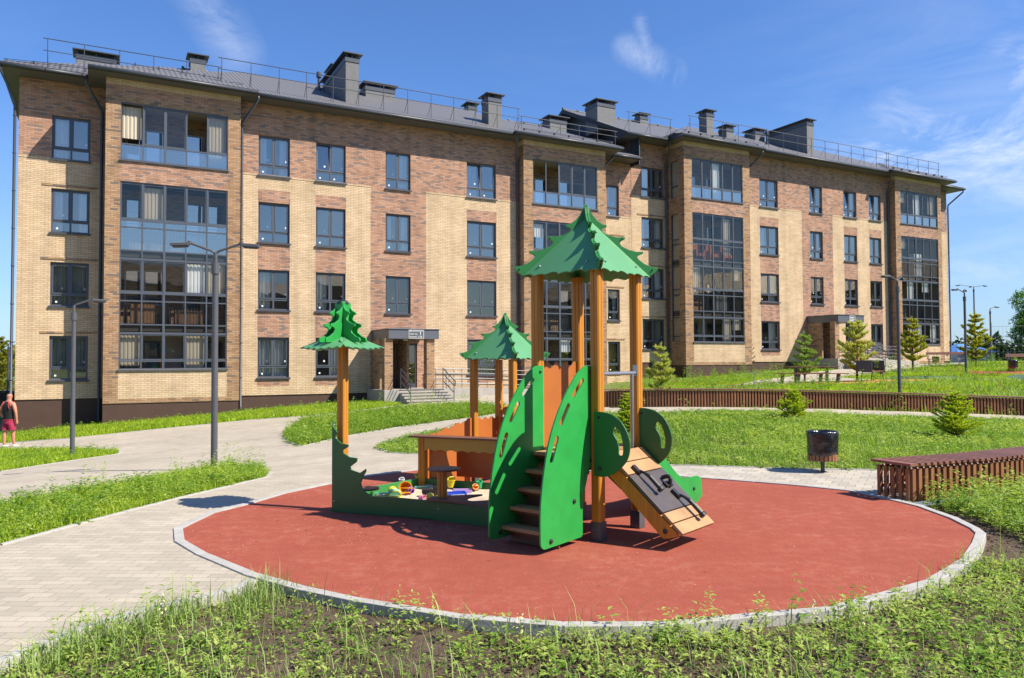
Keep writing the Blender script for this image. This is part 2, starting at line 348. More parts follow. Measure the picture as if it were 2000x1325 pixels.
def terr(X, Y):
    X = np.atleast_1d(np.asarray(X, float)); Y = np.atleast_1d(np.asarray(Y, float))
    r = np.hypot(X, Y); f = np.minimum(1, 62/np.maximum(r, 1e-6)); Xc = X*f; Yc = Y*f
    out = np.zeros(len(X))
    for a in range(0, len(X), 20000):
        b = slice(a, a+20000); d = (Xc[b, None]-ctl[None, :, 0])**2+(Yc[b, None]-ctl[None, :, 1])**2
        out[b] = _k(d)@_w[:_n]+_w[_n]+_w[_n+1]*Xc[b]+_w[_n+2]*Yc[b]
    # the playground itself is level
    q = np.clip((np.hypot(X-.6, Y-8.2)-3.9)/2.2, 0, 1); q = q*q*(3-2*q)
    return np.clip(out, -1.8, 1.5)*q
def tz(x, y): return float(terr(x, y)[0])
_ks = np.concatenate([np.arange(2, 12, .05), np.arange(12, 90, .1)])
def G(px, py, far=85):
    d = ray(px, py); P = CO+np.outer(_ks/d[1], d); z = terr(P[:, 0], P[:, 1]); h = P[:, 2]-z
    i = np.argmax(h < 0)
    if not (h < 0).any(): P = CO+d*(far/d[1]); return (P[0], P[1])
    a = h[i-1]/(h[i-1]-h[i]) if i else 0
    Q = P[i-1]*(1-a)+P[i]*a if i else P[0]
    return (float(Q[0]), float(Q[1]))
def G3(px, py): q = G(px, py); return Vector((q[0], q[1], tz(*q)))
def GL(pts): return [G(*p) for p in pts]
# ------------------------------------------------------------------ ground regions
def pavermat(name, base, sx_, sy_, var=.12, rot=0, mort=.55, wob=.0, big=.10):
    m, t, p = newmat(name); L = t.links.new; Nn = t.nodes.new
    c = Nn('ShaderNodeTexCoord'); mpn = Nn('ShaderNodeMapping'); mpn.inputs['Rotation'].default_value = (0, 0, rot); L(c.outputs['Object'], mpn.inputs[0])
    b = Nn('ShaderNodeTexBrick'); b.inputs['Scale'].default_value = 1; b.inputs['Brick Width'].default_value = sx_; b.inputs['Row Height'].default_value = sy_
    b.inputs['Mortar Size'].default_value = .004; b.inputs['Mortar Smooth'].default_value = .3; b.inputs['Bias'].default_value = 0
    b.inputs['Color1'].default_value = (*[q*(1-var) for q in base], 1); b.inputs['Color2'].default_value = (base[0]*(1+var), base[1]*(1+var*.9), base[2]*(1+var*.7), 1)
    b.inputs['Mortar'].default_value = (*[q*mort for q in base], 1); L(mpn.outputs[0], b.inputs['Vector'])
    n = Nn('ShaderNodeTexNoise'); n.inputs['Scale'].default_value = .8; n.inputs['Detail'].default_value = 7; n.inputs['Roughness'].default_value = .65; L(c.outputs['Object'], n.inputs['Vector'])
    n2 = Nn('ShaderNodeTexNoise'); n2.inputs['Scale'].default_value = 90; n2.inputs['Detail'].default_value = 4; L(c.outputs['Object'], n2.inputs['Vector'])
    h = Nn('ShaderNodeVectorMath'); h.operation = 'SCALE'; L(b.outputs['Color'], h.inputs[0])
    L(mth('MULTIPLY', mrange(n.outputs['Fac'], .25, .75, 1-big, 1+big, t), mrange(n2.outputs['Fac'], .25, .75, .88, 1.12, t), None, t), h.inputs['Scale']); L(h.outputs[0], p.inputs['Base Color'])
    bp = Nn('ShaderNodeBump'); bp.inputs['Strength'].default_value = .6; bp.inputs['Distance'].default_value = .004
    L(mth('SUBTRACT', mth('MULTIPLY', n2.outputs['Fac'], .35, None, t), b.outputs['Fac'], None, t), bp.inputs['Height']); L(bp.outputs[0], p.inputs['Normal'])
    p.inputs['Roughness'].default_value = .85; p.inputs['Specular IOR Level'].default_value = .25
    return m
pave_m = pavermat('pavers', (.425, .37, .29), .2, .1, .10, .03, .70, 0, .17)
pave2_m = pavermat('square_pavers', (.43, .385, .32), .2, .2, .14, .5, .42)
asph_m = mat('asphalt', (.10, .10, .10), .9, ns=3, na=.15, bump=.3, bs=80)
def rubber(name, col, speck=.22):
    m, t, p = newmat(name); L = t.links.new; Nn = t.nodes.new
    c = Nn('ShaderNodeTexCoord')
    v = Nn('ShaderNodeTexVoronoi'); v.inputs['Scale'].default_value = 260; L(c.outputs['Object'], v.inputs['Vector'])
    n = Nn('ShaderNodeTexNoise'); n.inputs['Scale'].default_value = .9; n.inputs['Detail'].default_value = 7; n.inputs['Roughness'].default_value = .6; L(c.outputs['Object'], n.inputs['Vector'])
    s2 = Nn('ShaderNodeTexNoise'); s2.inputs['Scale'].default_value = 7; s2.inputs['Detail'].default_value = 8; s2.inputs['Roughness'].default_value = .75; L(c.outputs['Object'], s2.inputs['Vector'])
    g = Nn('ShaderNodeSeparateColor'); L(v.outputs['Color'], g.inputs[0])
    f = mth('MULTIPLY', mth('MULTIPLY', mrange(g.outputs[0], 0, 1, 1-speck, 1+speck, t), mrange(n.outputs['Fac'], .3, .7, .91, 1.07, t), None, t), mrange(s2.outputs['Fac'], .3, .7, .93, 1.07, t), None, t)
    dust = Nn('ShaderNodeMix'); dust.data_type = 'RGBA'; dust.inputs[6].default_value = (*col, 1); dust.inputs[7].default_value = (.44, .25, .18, 1)
    L(mth('ADD', mth('MULTIPLY', mrange(s2.outputs['Fac'], .48, .80, 0, .5, t), mrange(n.outputs['Fac'], .42, .62, .15, 1, t), None, t), mth('MULTIPLY', mth('GREATER_THAN', g.outputs[1], .985, None, t), .5, None, t), None, t), dust.inputs[0])
    h = Nn('ShaderNodeVectorMath'); h.operation = 'SCALE'; L(dust.outputs[2], h.inputs[0]); L(f, h.inputs['Scale']); L(h.outputs[0], p.inputs['Base Color'])
    bp = Nn('ShaderNodeBump'); bp.inputs['Strength'].default_value = .5; bp.inputs['Distance'].default_value = .003; L(g.outputs[2], bp.inputs['Height']); L(bp.outputs[0], p.inputs['Normal'])
    p.inputs['Roughness'].default_value = .9; p.inputs['Specular IOR Level'].default_value = .2
    return m
red_m = rubber('red_rubber', (.325, .077, .048)); orub = rubber('orange_rubber', (.55, .26, .06)); grub = rubber('green_rubber', (.055, .12, .085))
def soilmat():
    m, t, p = newmat('soil'); L = t.links.new; Nn = t.nodes.new
    c = Nn('ShaderNodeTexCoord'); n = Nn('ShaderNodeTexNoise'); n.inputs['Scale'].default_value = 3; n.inputs['Detail'].default_value = 12; n.inputs['Roughness'].default_value = .75; L(c.outputs['Object'], n.inputs['Vector'])
    r = Nn('ShaderNodeValToRGB'); e = r.color_ramp.elements; e[0].position = .3; e[0].color = (.06, .038, .026, 1); e[1].position = .68; e[1].color = (.21, .15, .11, 1); L(n.outputs['Fac'], r.inputs[0]); L(r.outputs[0], p.inputs['Base Color'])
    n2 = Nn('ShaderNodeTexNoise'); n2.inputs['Scale'].default_value = 25; n2.inputs['Detail'].default_value = 10; n2.inputs['Roughness'].default_value = .7; L(c.outputs['Object'], n2.inputs['Vector'])
    bp = Nn('ShaderNodeBump'); bp.inputs['Strength'].default_value = 1; bp.inputs['Distance'].default_value = .04; L(n2.outputs['Fac'], bp.inputs['Height']); L(bp.outputs[0], p.inputs['Normal']); p.inputs['Roughness'].default_value = .95; p.inputs['Specular IOR Level'].default_value = .15
    return m
soil_m = soilmat()
turf_m = mat('turf_base', (.13, .17, .025), .95, ns=6, na=.45, bump=.6, bs=30)
far_m = mat('far_grass', (.10, .15, .035), .95, ns=.3, na=.3)
circ_px = [(357, 1033), (360.5, 1057), (402, 1081), (500, 1121.5), (595, 1148), (700, 1170), (900, 1202), (1100, 1218), (1300, 1217), (1440, 1203), (1615, 1188), (1734, 1156.5), (1807, 1135.5), (1877, 1093.5), (1898, 1062), (1905, 1043), (1895, 1034), (1853, 1013), (1790, 990), (1751, 980.5), (1655, 959.5), (1550, 949), (1400, 937), (1290, 929), (1050, 916), (817, 918.5), (711, 932), (644, 946.5), (560, 964), (490, 985), (420, 1002.5)]
CIRC = [gz(*p) for p in circ_px]
edgeL = GL([(504, 1135), (455, 1156), (385, 1172), (315, 1188), (227, 1212.5), (140, 1240.5), (45, 1279), (-40, 1312)])
ex, ey = edgeL[-1]; px_, py_ = edgeL[-2]; dd = Vector((ex-px_, ey-py_)).normalized()
edgeL += [(ex+dd.x*3, ey+dd.y*3), (ex+dd.x*9, ey+dd.y*9)]
BNF = gz(1781, 980); BNB = gz(1715, 962.5)   # near bench base corners
bench_front = [BNF, (5.3, 9.17), (6.02, 9.47), (7.2, 10.1), (8.4, 10.9), (9.8, 12.0)]
SOIL = edgeL+[(-9, -8), (16, -8), (17, 12)]+[(10.5, 12.4)]+bench_front[::-1]+[(4.3, 8.8), (.6, 8.3)]
L1 = GL([(-260, 1140), (0, 1064), (175, 1016.5), (350, 972), (440, 951), (518, 932.5), (525, 924), (507, 914), (437, 911), (350, 925), (260, 941), (130, 962), (0, 985), (-260, 1030)])
L2 = GL([(-200, 935), (0, 921), (80, 909), (152, 898), (230, 887), (232, 881), (148, 877), (0, 878), (-200, 880)])
L4 = GL([(555, 849), (590, 822), (669, 811), (777, 799), (916, 792), (1000, 797), (1010, 803), (916, 817), (777, 835), (669, 853), (587, 873), (565, 866)])
L5 = GL([(733, 876), (745, 866), (790, 853), (870, 838), (950, 828), (1100, 812), (1262, 806), (1390, 802), (1482, 804), (1560, 807), (1723, 812.5), (1859, 816), (2000, 821), (2300, 836)])+[(16.2, 14.6), (10.6, 15.5)]+GL([(2000, 930), (1850, 926), (1712, 919), (1550, 916.6), (1400, 911.5), (1290, 909), (1050, 898), (900, 892), (815, 887.5), (760, 885)])
PLZ = [(-.2, 6.)]+edgeL+[(-14, 1), (-22, 12)]+GL([(-300, 872), (-100, 868), (19, 865), (146, 856), (260, 844), (410, 829), (500, 820), (644, 810), (777, 793)])+[BW(11.6, 3.9)[:2], BW(11.8, 2.2)[:2], BW(14, 1.2)[:2], BW(21, 1.3)[:2], BW(21.5, 2.6)[:2]]+GL([(1100, 765), (1195, 763), (1190, 797), (1390, 795.5), (1560, 798), (1700, 802), (1860, 807), (2000, 812), (2300, 828)])+[(17, 14.9), (12, 15.8), (10, 14.5), (7, 10.5), (4.4, 9.), (.6, 8.3)]
P5 = GL([(1385, 763), (1426, 757), (1482, 753), (1580, 748), (1708, 752), (1780, 747), (1700, 742), (1640, 738), (1720, 731), (1800, 719), (1880, 713), (1895, 708), (1860, 702), (1780, 707), (1700, 715), (1640, 722), (1580, 728), (1540, 737), (1480, 743), (1426, 755)])
P6 = GL([(1484, 754), (1560, 747.5), (1700, 743), (1830, 742), (1830, 746), (1780, 747), (1708, 752), (1580, 753)])
P7 = GL([(1725, 742), (1740, 737), (1860, 735), (1880, 738), (1860, 741)])
P8 = GL([(1955, 738), (1985, 733.5), (2060, 733), (2060, 748), (1995, 745)])
P9 = GL([(1870, 729), (1900, 726), (2060, 727), (2060, 733), (1900, 732.5)])
PAV2 = GL([(960, 900), (1290, 905), (1400, 910), (1550, 915), (1712, 917), (1850, 924), (1900, 940)])+[BNB, (BNF[0]+.1, BNF[1]+.1), (4.2, 8.6), (2.8, 10.), (1.5, 10.9), (-.4, 11.3)]
REG = [('rubber_playground', CIRC, red_m, 0), ('soil_bed', SOIL, soil_m, -.06), ('lawn_strip', L1, turf_m, -.05), ('lawn_island', L2, turf_m, -.05), ('flower_bed', L4, soil_m, -.04), ('lawn_centre', L5, soil_m, -.04),
       ('square_paving', PAV2, pave2_m, 0), ('paving', PLZ, pave_m, 0), ('orange_court', P6, orub, .02), ('green_court', P7, grub, .02), ('green_oval', P8, grub, .02), ('red_track', P9, red_m, .02), ('path', P5, pave_m, .015)]
pts = []; eds = []
def addloop(poly, step):
    n = len(poly); b0 = len(pts); 
    for i in range(n):
        a = Vector(poly[i]); c = Vector(poly[(i+1) % n]); k = max(1, int((c-a).length/step))
        for j in range(k): pts.append(a+(c-a)*(j/k))
    m_ = len(pts)-b0
    for i in range(m_): eds.append((b0+i, b0+(i+1) % m_))
for nme, poly, mm, zo in REG: addloop(poly, .35 if nme in ('rubber_playground', 'soil_bed', 'lawn_strip') else .8)
gx = []
for X_ in np.arange(-10, 18, .5):
    for Y_ in np.arange(-3, 17, .5): gx.append((X_+rng.uniform(-.05, .05), Y_+rng.uniform(-.05, .05)))
for X_ in np.arange(-40, 64, 1.25):
    for Y_ in np.arange(-14, 80, 1.25):
        if not (-10.4 < X_ < 18 and -3.4 < Y_ < 17): gx.append((X_+rng.uniform(-.1, .1), Y_+rng.uniform(-.1, .1)))
for R_ in (90, 130, 200, 350, 600, 1100):
    for a_ in range(48): gx.append((R_*math.cos(a_*pi/24), R_*math.sin(a_*pi/24)))
pts += [Vector(p) for p in gx]
vv, ee, ff, *_ = delaunay_2d_cdt(pts, eds, [], 0, 1e-5)
VX = np.array([v[0] for v in vv]); VY = np.array([v[1] for v in vv]); FA = np.array([list(f) for f in ff])
CX = VX[FA].mean(1); CY = VY[FA].mean(1); own = np.full(len(FA), -1)
for i, (nme, poly, mm, zo) in enumerate(REG):
    q = pipv(CX, CY, poly) & (own < 0); own[q] = i
VZ = terr(VX, VY)
sgn = (VX[FA[:, 1]]-VX[FA[:, 0]])*(VY[FA[:, 2]]-VY[FA[:, 0]])-(VX[FA[:, 2]]-VX[FA[:, 0]])*(VY[FA[:, 1]]-VY[FA[:, 0]])
FA[sgn < 0] = FA[sgn < 0][:, [0, 2, 1]]
def ground(name, sel, mm, zo, rough=0):
    f = FA[sel]; u, inv = np.unique(f, return_inverse=True); f = inv.reshape(-1, 3)
    z = VZ[u]+zo
    if rough: z = z+rng.normal(0, rough, len(u))
    me = bpy.data.meshes.new(name); me.from_pydata(np.c_[VX[u], VY[u], z].tolist(), [], f.tolist()); me.materials.append(mm)
    me.polygons.foreach_set('use_smooth', [True]*len(f)); me.update()
    o = bpy.data.objects.new(name, me); COL.objects.link(o); o['kind'] = 'structure'; return o
for i, (nme, poly, mm, zo) in enumerate(REG): ground(nme, own == i, mm, zo, .012 if mm is soil_m else 0)
rr = np.hypot(CX, CY)
ground('lawn', (own < 0) & (rr < 75), turf_m, -.01, .01); ground('ground', (own < 0) & (rr >= 75), far_m, -.01)
def region_has(i, X, Y):
    c = pipv(X, Y, REG[i][1])
    for j in range(i): c &= ~pipv(X, Y, REG[j][1])
    return c
# kerbs: separate concrete blocks along a line, butted with small joints
def kerb(name, line, w, side, top, closed=False, bl=.5, depth=.2):
    mb = MB(); P = [Vector(p[:2]) for p in line]; n = len(P)
    segs = [(P[i], P[(i+1) % n]) for i in range(n if closed else n-1)]
    for a, b in segs:
        L_ = (b-a).length
        if L_ < .05: continue
        d = (b-a)/L_; nn = Vector((-d.y, d.x))*side; k = max(1, round(L_/bl))
        for j in range(k):
            p = a+d*(L_*j/k+.003); q = a+d*(L_*(j+1)/k-.003); ex_ = .03 if j in (0, k-1) else 0
            if j == 0: p2 = p+nn*w-d*(.035 if L_ > .3 else 0)
            else: p2 = p+nn*w
            q2 = q+nn*w+(d*(.035 if L_ > .3 else 0) if j == k-1 else 0*d)
            zz = [tz(*v)+top+random.uniform(-.002, .002) for v in (p, q, q2, p2)]
            vs = [(v.x, v.y, z_-depth) for v, z_ in zip((p, q, q2, p2), zz)]+[(v.x, v.y, z_) for v, z_ in zip((p, q, q2, p2), zz)]
            fs = [(0, 3, 2, 1), (4, 5, 6, 7), (0, 1, 5, 4), (1, 2, 6, 5), (2, 3, 7, 6), (3, 0, 4, 7)]
            if side < 0: fs = [f[::-1] for f in fs]
            mb.add(vs, fs)
    o = mb.build(name, conc2, bevel=.004); o['kind'] = 'structure'; return o
ar = sum(CIRC[i][0]*CIRC[(i+1) % len(CIRC)][1]-CIRC[(i+1) % len(CIRC)][0]*CIRC[i][1] for i in range(len(CIRC)))
kerb('kerb', CIRC, .085, -1 if ar > 0 else 1, .014, True, .55)
kerb('kerb', edgeL[:8], .07, -1, .012)
kerb('kerb', L1[1:8], .06, -1, .01); kerb('kerb', L1[7:13], .06, -1, .01)
kerb('kerb', L2[1:6], .06, -1, .01); kerb('kerb', L4[:]+L4[:1], .06, -1, .01)
kerb('kerb', L5[:14], .06, -1, .01, bl=1); kerb('kerb', L5[18:]+L5[:1], .06, -1, .01, bl=.8)
kerb('kerb', GL([(19, 865), (146, 856), (260, 844), (410, 829), (500, 820), (644, 810), (777, 793)]), .06, 1, .02, bl=1)
# ------------------------------------------------------------------ buildings
PHI = math.atan2(DY, DX)
def sheet(mb, mapf, a0, a1, z0, z1, opens, regs, base, depth=.16, rev=None, room=None, flip=False):
    """wall skin with openings: rectangles by material region, reveals and small rooms behind the openings"""
    A = sorted({a0, a1, *[o[0] for o in opens], *[o[1] for o in opens], *[r[0] for r in regs], *[r[1] for r in regs]}); A = [a for a in A if a0 <= a <= a1]
    Z = sorted({z0, z1, *[o[2] for o in opens], *[o[3] for o in opens], *[r[2] for r in regs], *[r[3] for r in regs]}); Z = [z for z in Z if z0 <= z <= z1]
    def q(ps, m, fl=False):
        f = (0, 1, 2, 3) if (flip == fl) else (3, 2, 1, 0); mb.add([mapf(*p) for p in ps], [f], m)
    def mi(a, z):
        r_ = base
        for r in regs:
            if r[0] <= a <= r[1] and r[2] <= z <= r[3]: r_ = r[4]
        return r_
    for i in range(len(A)-1):
        for j in range(len(Z)-1):
            ca, cz = (A[i]+A[i+1])/2, (Z[j]+Z[j+1])/2
            if any(o[0] < ca < o[1] and o[2] < cz < o[3] for o in opens): continue
            q([(A[i], Z[j], 0), (A[i+1], Z[j], 0), (A[i+1], Z[j+1], 0), (A[i], Z[j+1], 0)], mi(ca, cz))
    for o in opens:
        b0, b1, c0, c1 = o[:4]; m = mi((b0+b1)/2, c1+.05) if rev is None else rev; d = depth
        q([(b0, c0, 0), (b0, c1, 0), (b0, c1, d), (b0, c0, d)], m, True); q([(b1, c0, 0), (b1, c0, d), (b1, c1, d), (b1, c1, 0)], m, True)
        q([(b0, c1, 0), (b1, c1, 0), (b1, c1, d), (b0, c1, d)], m, True); q([(b0, c0, 0), (b0, c0, d), (b1, c0, d), (b1, c0, 0)], m, True)
        if room is not None:
            e = .25; D_ = d+1.6; r0_, r1_, k0, k1 = b0-e, b1+e, c0-.1, c1+.1; d2 = d+.02
            q([(r0_, k0, D_), (r1_, k0, D_), (r1_, k1, D_), (r0_, k1, D_)], room); q([(r0_, k0, d2), (r0_, k0, D_), (r0_, k1, D_), (r0_, k1, d2)], room)
            q([(r1_, k0, d2), (r1_, k1, d2), (r1_, k1, D_), (r1_, k0, D_)], room); q([(r0_, k1, d2), (r0_, k1, D_), (r1_, k1, D_), (r1_, k1, d2)], room); q([(r0_, k0, d2), (r1_, k0, d2), (r1_, k0, D_), (r0_, k0, D_)], room+1)
WP = {}
def window_proto(w, h=1.78, single=False, variant=0):
    """frame mesh in local x (width), y (inward), z up from the bottom; returns meshes"""
    key = (round(w, 2), single, variant)
    if key in WP: return WP[key]
    f = MB(); p = MB(); s = MB(); st = MB()
    fr = .065; y0, y1 = 0, .07; tz_ = .46
    f.box((0, y0, 0), (w, y1, fr)); f.box((0, y0, h-fr), (w, y1, h)); f.box((0, y0, fr), (fr, y1, h-fr)); f.box((w-fr, y0, fr), (w, y1, h-fr))
    cols_ = [(fr, w-fr)] if single else [(fr, w/2-.035), (w/2+.035, w-fr)]
    if not single: f.box((w/2-.035, y0-.005, fr), (w/2+.035, y1+.005, h-fr))
    for k, (a, b) in enumerate(cols_):
        f.box((a, y0+.003, tz_-.04), (b, y1-.003, tz_+.04))
        tilt = .13 if (variant == 1 and k == 0) else 0
        sf = .045; z0_, z1_ = tz_+.04, h-fr   # opening sash
        def tt(x, y, z): return (x, y-.02+tilt*max(0, (z-z0_))/(z1_-z0_), z)
        for (xa, xb, za, zb) in ((a, b, z0_, z0_+sf), (a, b, z1_-sf, z1_), (a, a+sf, z0_+sf, z1_-sf), (b-sf, b, z0_+sf, z1_-sf)):
            vs = [tt(x, y, z) for z in (za, zb) for x, y in ((xa, 0), (xb, 0), (xb, .05), (xa, .05))]
            f.add(vs, [(0, 3, 2, 1), (4, 5, 6, 7), (0, 1, 5, 4), (1, 2, 6, 5), (2, 3, 7, 6), (3, 0, 4, 7)])
        p.add([tt(a+sf, .03, z0_+sf), tt(b-sf, .03, z0_+sf), tt(b-sf, .03, z1_-sf), tt(a+sf, .03, z1_-sf)], [(0, 1, 2, 3)])
        p.add([(a, .03, fr), (b, .03, fr), (b, .03, tz_-.04), (a, .03, tz_-.04)], [(0, 1, 2, 3)])
        if variant != 2:
            xs = a+(b-a)*(.55 if k == 0 else .8); st.box((xs, .02-.004, tz_+.22), (xs+.07, .026, tz_+.30))
            if k == 0 or variant == 1: xs = a+(b-a)*.2; st.box((xs, .024, .14), (xs+.07, .028, .21))
    s.box((-.05, -.19, -.035), (w+.05, .02, -.002)); s.box((-.05, -.19, -.075), (w+.05, -.182, -.035))
    WP[key] = [x.v and x for x in (f, p, s, st)]; return WP[key]
def curtain_mesh(w, h, kind):
    mb = MB(); spans = {1: [(0, w)], 2: [(0, w*.42)], 3: [(0, w*.28), (w*.72, w)], 4: [(w*.55, w)]}[kind]
    for a, b in spans:
        n = max(4, int((b-a)/.035)); V = []
        for i in range(n+1):
            x = a+(b-a)*i/n; y = .25+.035*math.sin(i*1.7+a*3)+.012*math.sin(i*.6)
            V += [(x, y, .03), (x, y, h-.03)]
        mb.add(V, [(2*i, 2*i+2, 2*i+3, 2*i+1) for i in range(n)])
    return mb
MCACHE = {}
def wmesh(mb, key, mats, name):
    if key in MCACHE: 
        o = bpy.data.objects.new(name, MCACHE[key]); COL.objects.link(o); return o
    o = mb.build(name, mats); MCACHE[key] = o.data; return o
def add_window(root, xl, y, z, w, variant, single=False, glassm=None, curt=0, curm=None, rz=0, h=1.78, label=None):
    f, p, s, st = window_proto(w, h, single, variant); k = (round(w, 2), single, variant)
    o = wmesh(f, ('f', k), frame_m, 'window'); o.parent = root; o.location = (xl, y, z); o.rotation_euler = (0, 0, rz)
    gm = glassm or glass_w
    c = wmesh(p, ('p', k, gm.name), gm, 'pane'); c.parent = o; c.rotation_euler = (random.uniform(-.012, .012), 0, random.uniform(-.006, .006))
    c = wmesh(s, ('s', k), metal_d, 'sill'); c.parent = o
    if st: c = wmesh(st, ('t', k), sticker_m, 'sticker'); c.parent = o
    if curt:
        cm = curm or curt_m
        c = wmesh(curtain_mesh(w-.08, h, curt), ('c', round(w, 2), curt, cm.name), cm, 'curtain'); c.parent = o; c.location = (.04, 0, 0)
    if label: o['label'] = label
    return o
RM = .475
def roofH(blocks, s, t):
    h = np.full(s.shape, -9.)
    for sl_, sr2, tf, tb in blocks:
        v = np.minimum(tf-t, t-tb)
        if sl_ is not None: v = np.minimum(v, s-sl_)
        if sr2 is not None: v = np.minimum(v, sr2-s)
        h = np.maximum(h, v)
    return h*RM
def building(name, label, s0, z0, end0, B1, B2, end1, cols, redcol, g1, g2, eave, blocks, foot, ent, chim, rails, gable, isB):
    """z0 = height offset of this section; all s values absolute along the facade"""
    root = empty(name, BW(s0, 0, z0), PHI, label, 'building')
    T = lambda s, t, z: (s-s0, -t, z)
    mb = MB(); Y, R_, Bn, PL, RW, RD, MD, SO = range(8); wm = [yb, rb, bb, plinth_m, room_m, room_d, metal_d, soffit_m]
    TOP = 13.12; PZ = .23; BOT = -2.2; K = [2.78, 5.77, 8.76, 11.75]; H = 1.78; L4_ = 9.96
    def front(t): return lambda a, z, d: T(a, t-d, z)
    wins = []
    def fronts(a0, a1, t, cols_, regs, lint=False):
        op = []
        for (l, w) in cols_:
            for fl, kz in enumerate(K):
                if (l, fl) in skip: continue
                op.append((l, l+w, kz-H, kz)); wins.append((l, t, kz-H, w, fl))
        sheet(mb, front(t), a0, a1, PZ, TOP, op, regs, Y, .16, None, RW)
        sheet(mb, front(t-.035), a0, a1, BOT, PZ, [], [], PL)
        mb.box(T(a0, t-.035, PZ-.012), T(a1, t+.0, PZ), PL)
        mb.box(T(a0, t, L4_-.04), T(a1, t+.018, L4_+.035), Y)   # projecting course
    skip = set()
    b1a, b1b = B1; b2a, b2b = B2
    for (l, w) in cols:
        if l < redcol[1] and l > redcol[0]: skip.add((l, 0))
    # main wall
    regs = [(b1b, b2a, L4_+.04, TOP, R_)]
    for (l, w) in cols:
        if redcol[0] < l < redcol[1]: continue
        regs += [(l-.02, l+w+.02, 8.76, 9.32, R_)]+[(l-.02, l+w+.02, K[i], K[i+1]-H, R_) for i in (0, 1)]+[(l-.02, l+w+.02, .62, K[0]-H, R_)]
    regs += [(redcol[0], redcol[1], PZ, TOP, R_)]
    door = (ent[0]+.95, ent[0]+2.15, .42, 2.55)
    op = []
    for (l, w) in cols:
        for fl, kz in enumerate(K):
            if (l, fl) in skip: continue
            op.append((l, l+w, kz-H, kz)); wins.append((l, 0, kz-H, w, fl))
    sheet(mb, front(0), b1b, b2a, PZ, TOP, op+[door], regs, Y, .16, None, RW)
    sheet(mb, front(-.035), b1b, b2a, BOT, PZ, [], [], PL)
    mb.box(T(b1b, -.03, PZ-.012), T(b2a, 0, PZ), PL); mb.box(T(b1b, 0, L4_-.04), T(redcol[0], .018, L4_+.035), Y); mb.box(T(redcol[1], 0, L4_-.04), T(b2a, .018, L4_+.035), Y)
    # narrow strips at both ends
    wl = (end0+1.14, 1.37) if not isB else (27.71, 1.66)
    fronts(end0, b1a, -1, [wl], [(end0, b1a, L4_+.04, TOP, R_)])
    wr = (b2b+1.4, .84)
    if not isB: wr = (25.26, .84)
    fronts(b2b, end1, -1, [wr] if not isB else [], [(b2b, end1, L4_+.04, TOP, R_)])
    for (l, w) in ([wl, wr] if not isB else [wl]):
        for kz in K[:3]: mb.box(T(l-.32, -1, kz+.10), T(l+w+.32, -.972, kz+.175), Bn)
    # bays with glazed loggias
    TB = .55; t1 = TB-1.55
    for bi, (a, b, ga, gb) in enumerate(((b1a, b1b, *g1), (b2a, b2b, *g2))):
        op = [(ga, gb, 9.87, 12.2), (ga, gb, 1.41, 8.99)]
        regs = [(a, b, PZ, TOP, Bn), (ga, gb, PZ, 1.41, Y), (ga, gb, 8.99, 9.87, R_), (a, b, 12.88, TOP, Y), (a, b, 12.2, 12.88, R_), (a, ga-.0, 9.3, 12.2, Bn), (a, b, 12.2, 12.42, Bn)]
        sheet(mb, front(TB), a, b, .06, TOP, op, regs, Bn, .10)
        sheet(mb, front(TB-.03), a, b, BOT, .06, [], [], PL); mb.box(T(a, TB-.03, .05), T(b, TB, .06), PL)
        zs = [0.25, 2.95, 3.25, 5.95, 6.25, 8.95, 9.25, 12.25]
        for side, sa in ((0, a), (1, b)):
            mf = (lambda sa: lambda t, z, d: T(sa+(d if sa == a else -d), t, z))(sa)
            ops = []
            if side == 0 and (isB or bi == 1): ops = [(-.64, .06, 9.95, 12.1), (-.64, .06, 1.45, 8.95)]
            tmin = -1. if (side == 0 and bi == 0) or (side == 1 and bi == 1) else 0
            if not isB and bi == 1 and side == 0: ops = []
            sheet(mb, mf, tmin, TB, .06, TOP, ops, [(tmin, TB, 12.88, TOP, Y)], Bn, .10, flip=(side == 0))
            sheet(mb, mf, tmin, TB, BOT, .06, [], [], PL, flip=(side == 0))
            if ops:
                for (u0_, u1_, w0, w1) in ops:
                    gf = MB(); gp = MB()
                    ys = [w0, w0+.65, w1] if w0 > 9 else [w0, 1.75, 2.87, 3.22, 4.17, 4.5, 5.87, 6.22, 7.15, 7.45, w1]
                    for z_ in ys: gf.box(T(a+.03, u0_, z_-.03), T(a+.09, u1_, z_+.03))
                    for u_ in (u0_, u1_): gf.box(T(a+.028, u_-.03, w0), T(a+.092, u_+.03, w1))
                    gp.add([T(a+.06, u0_, w0), T(a+.06, u1_, w0), T(a+.06, u1_, w1), T(a+.06, u0_, w1)], [(0, 1, 2, 3)])
                    g = gf.build('glazing', frame_m, root); gp.build('pane', glass_l, g)
        # loggia room
        for k in range(4):
            zf, zc = 3*k+.25, 3*k+2.95
            if k == 3: zc = 12.25
            x0, x1 = a+.12, b-.12; y0_, y1_ = TB-.12, t1
            mb.add([T(x0, y1_, zf), T(x1, y1_, zf), T(x1, y1_, zc), T(x0, y1_, zc)], [(0, 1, 2, 3)], RW if bi == 0 and k == 0 else Bn)
            mb.add([T(x0, y0_, zf), T(x0, y1_, zf), T(x0, y1_, zc), T(x0, y0_, zc)], [(0, 1, 2, 3)], RW)
            mb.add([T(x1, y0_, zf), T(x1, y1_, zf), T(x1, y1_, zc), T(x1, y0_, zc)], [(3, 2, 1, 0)], RW)
            mb.add([T(x0, y0_, zc), T(x1, y0_, zc), T(x1, y1_, zc), T(x0, y1_, zc)], [(3, 2, 1, 0)], RW)
            mb.add([T(x0, y0_, zf), T(x1, y0_, zf), T(x1, y1_, zf), T(x0, y1_, zf)], [(0, 1, 2, 3)], RW)
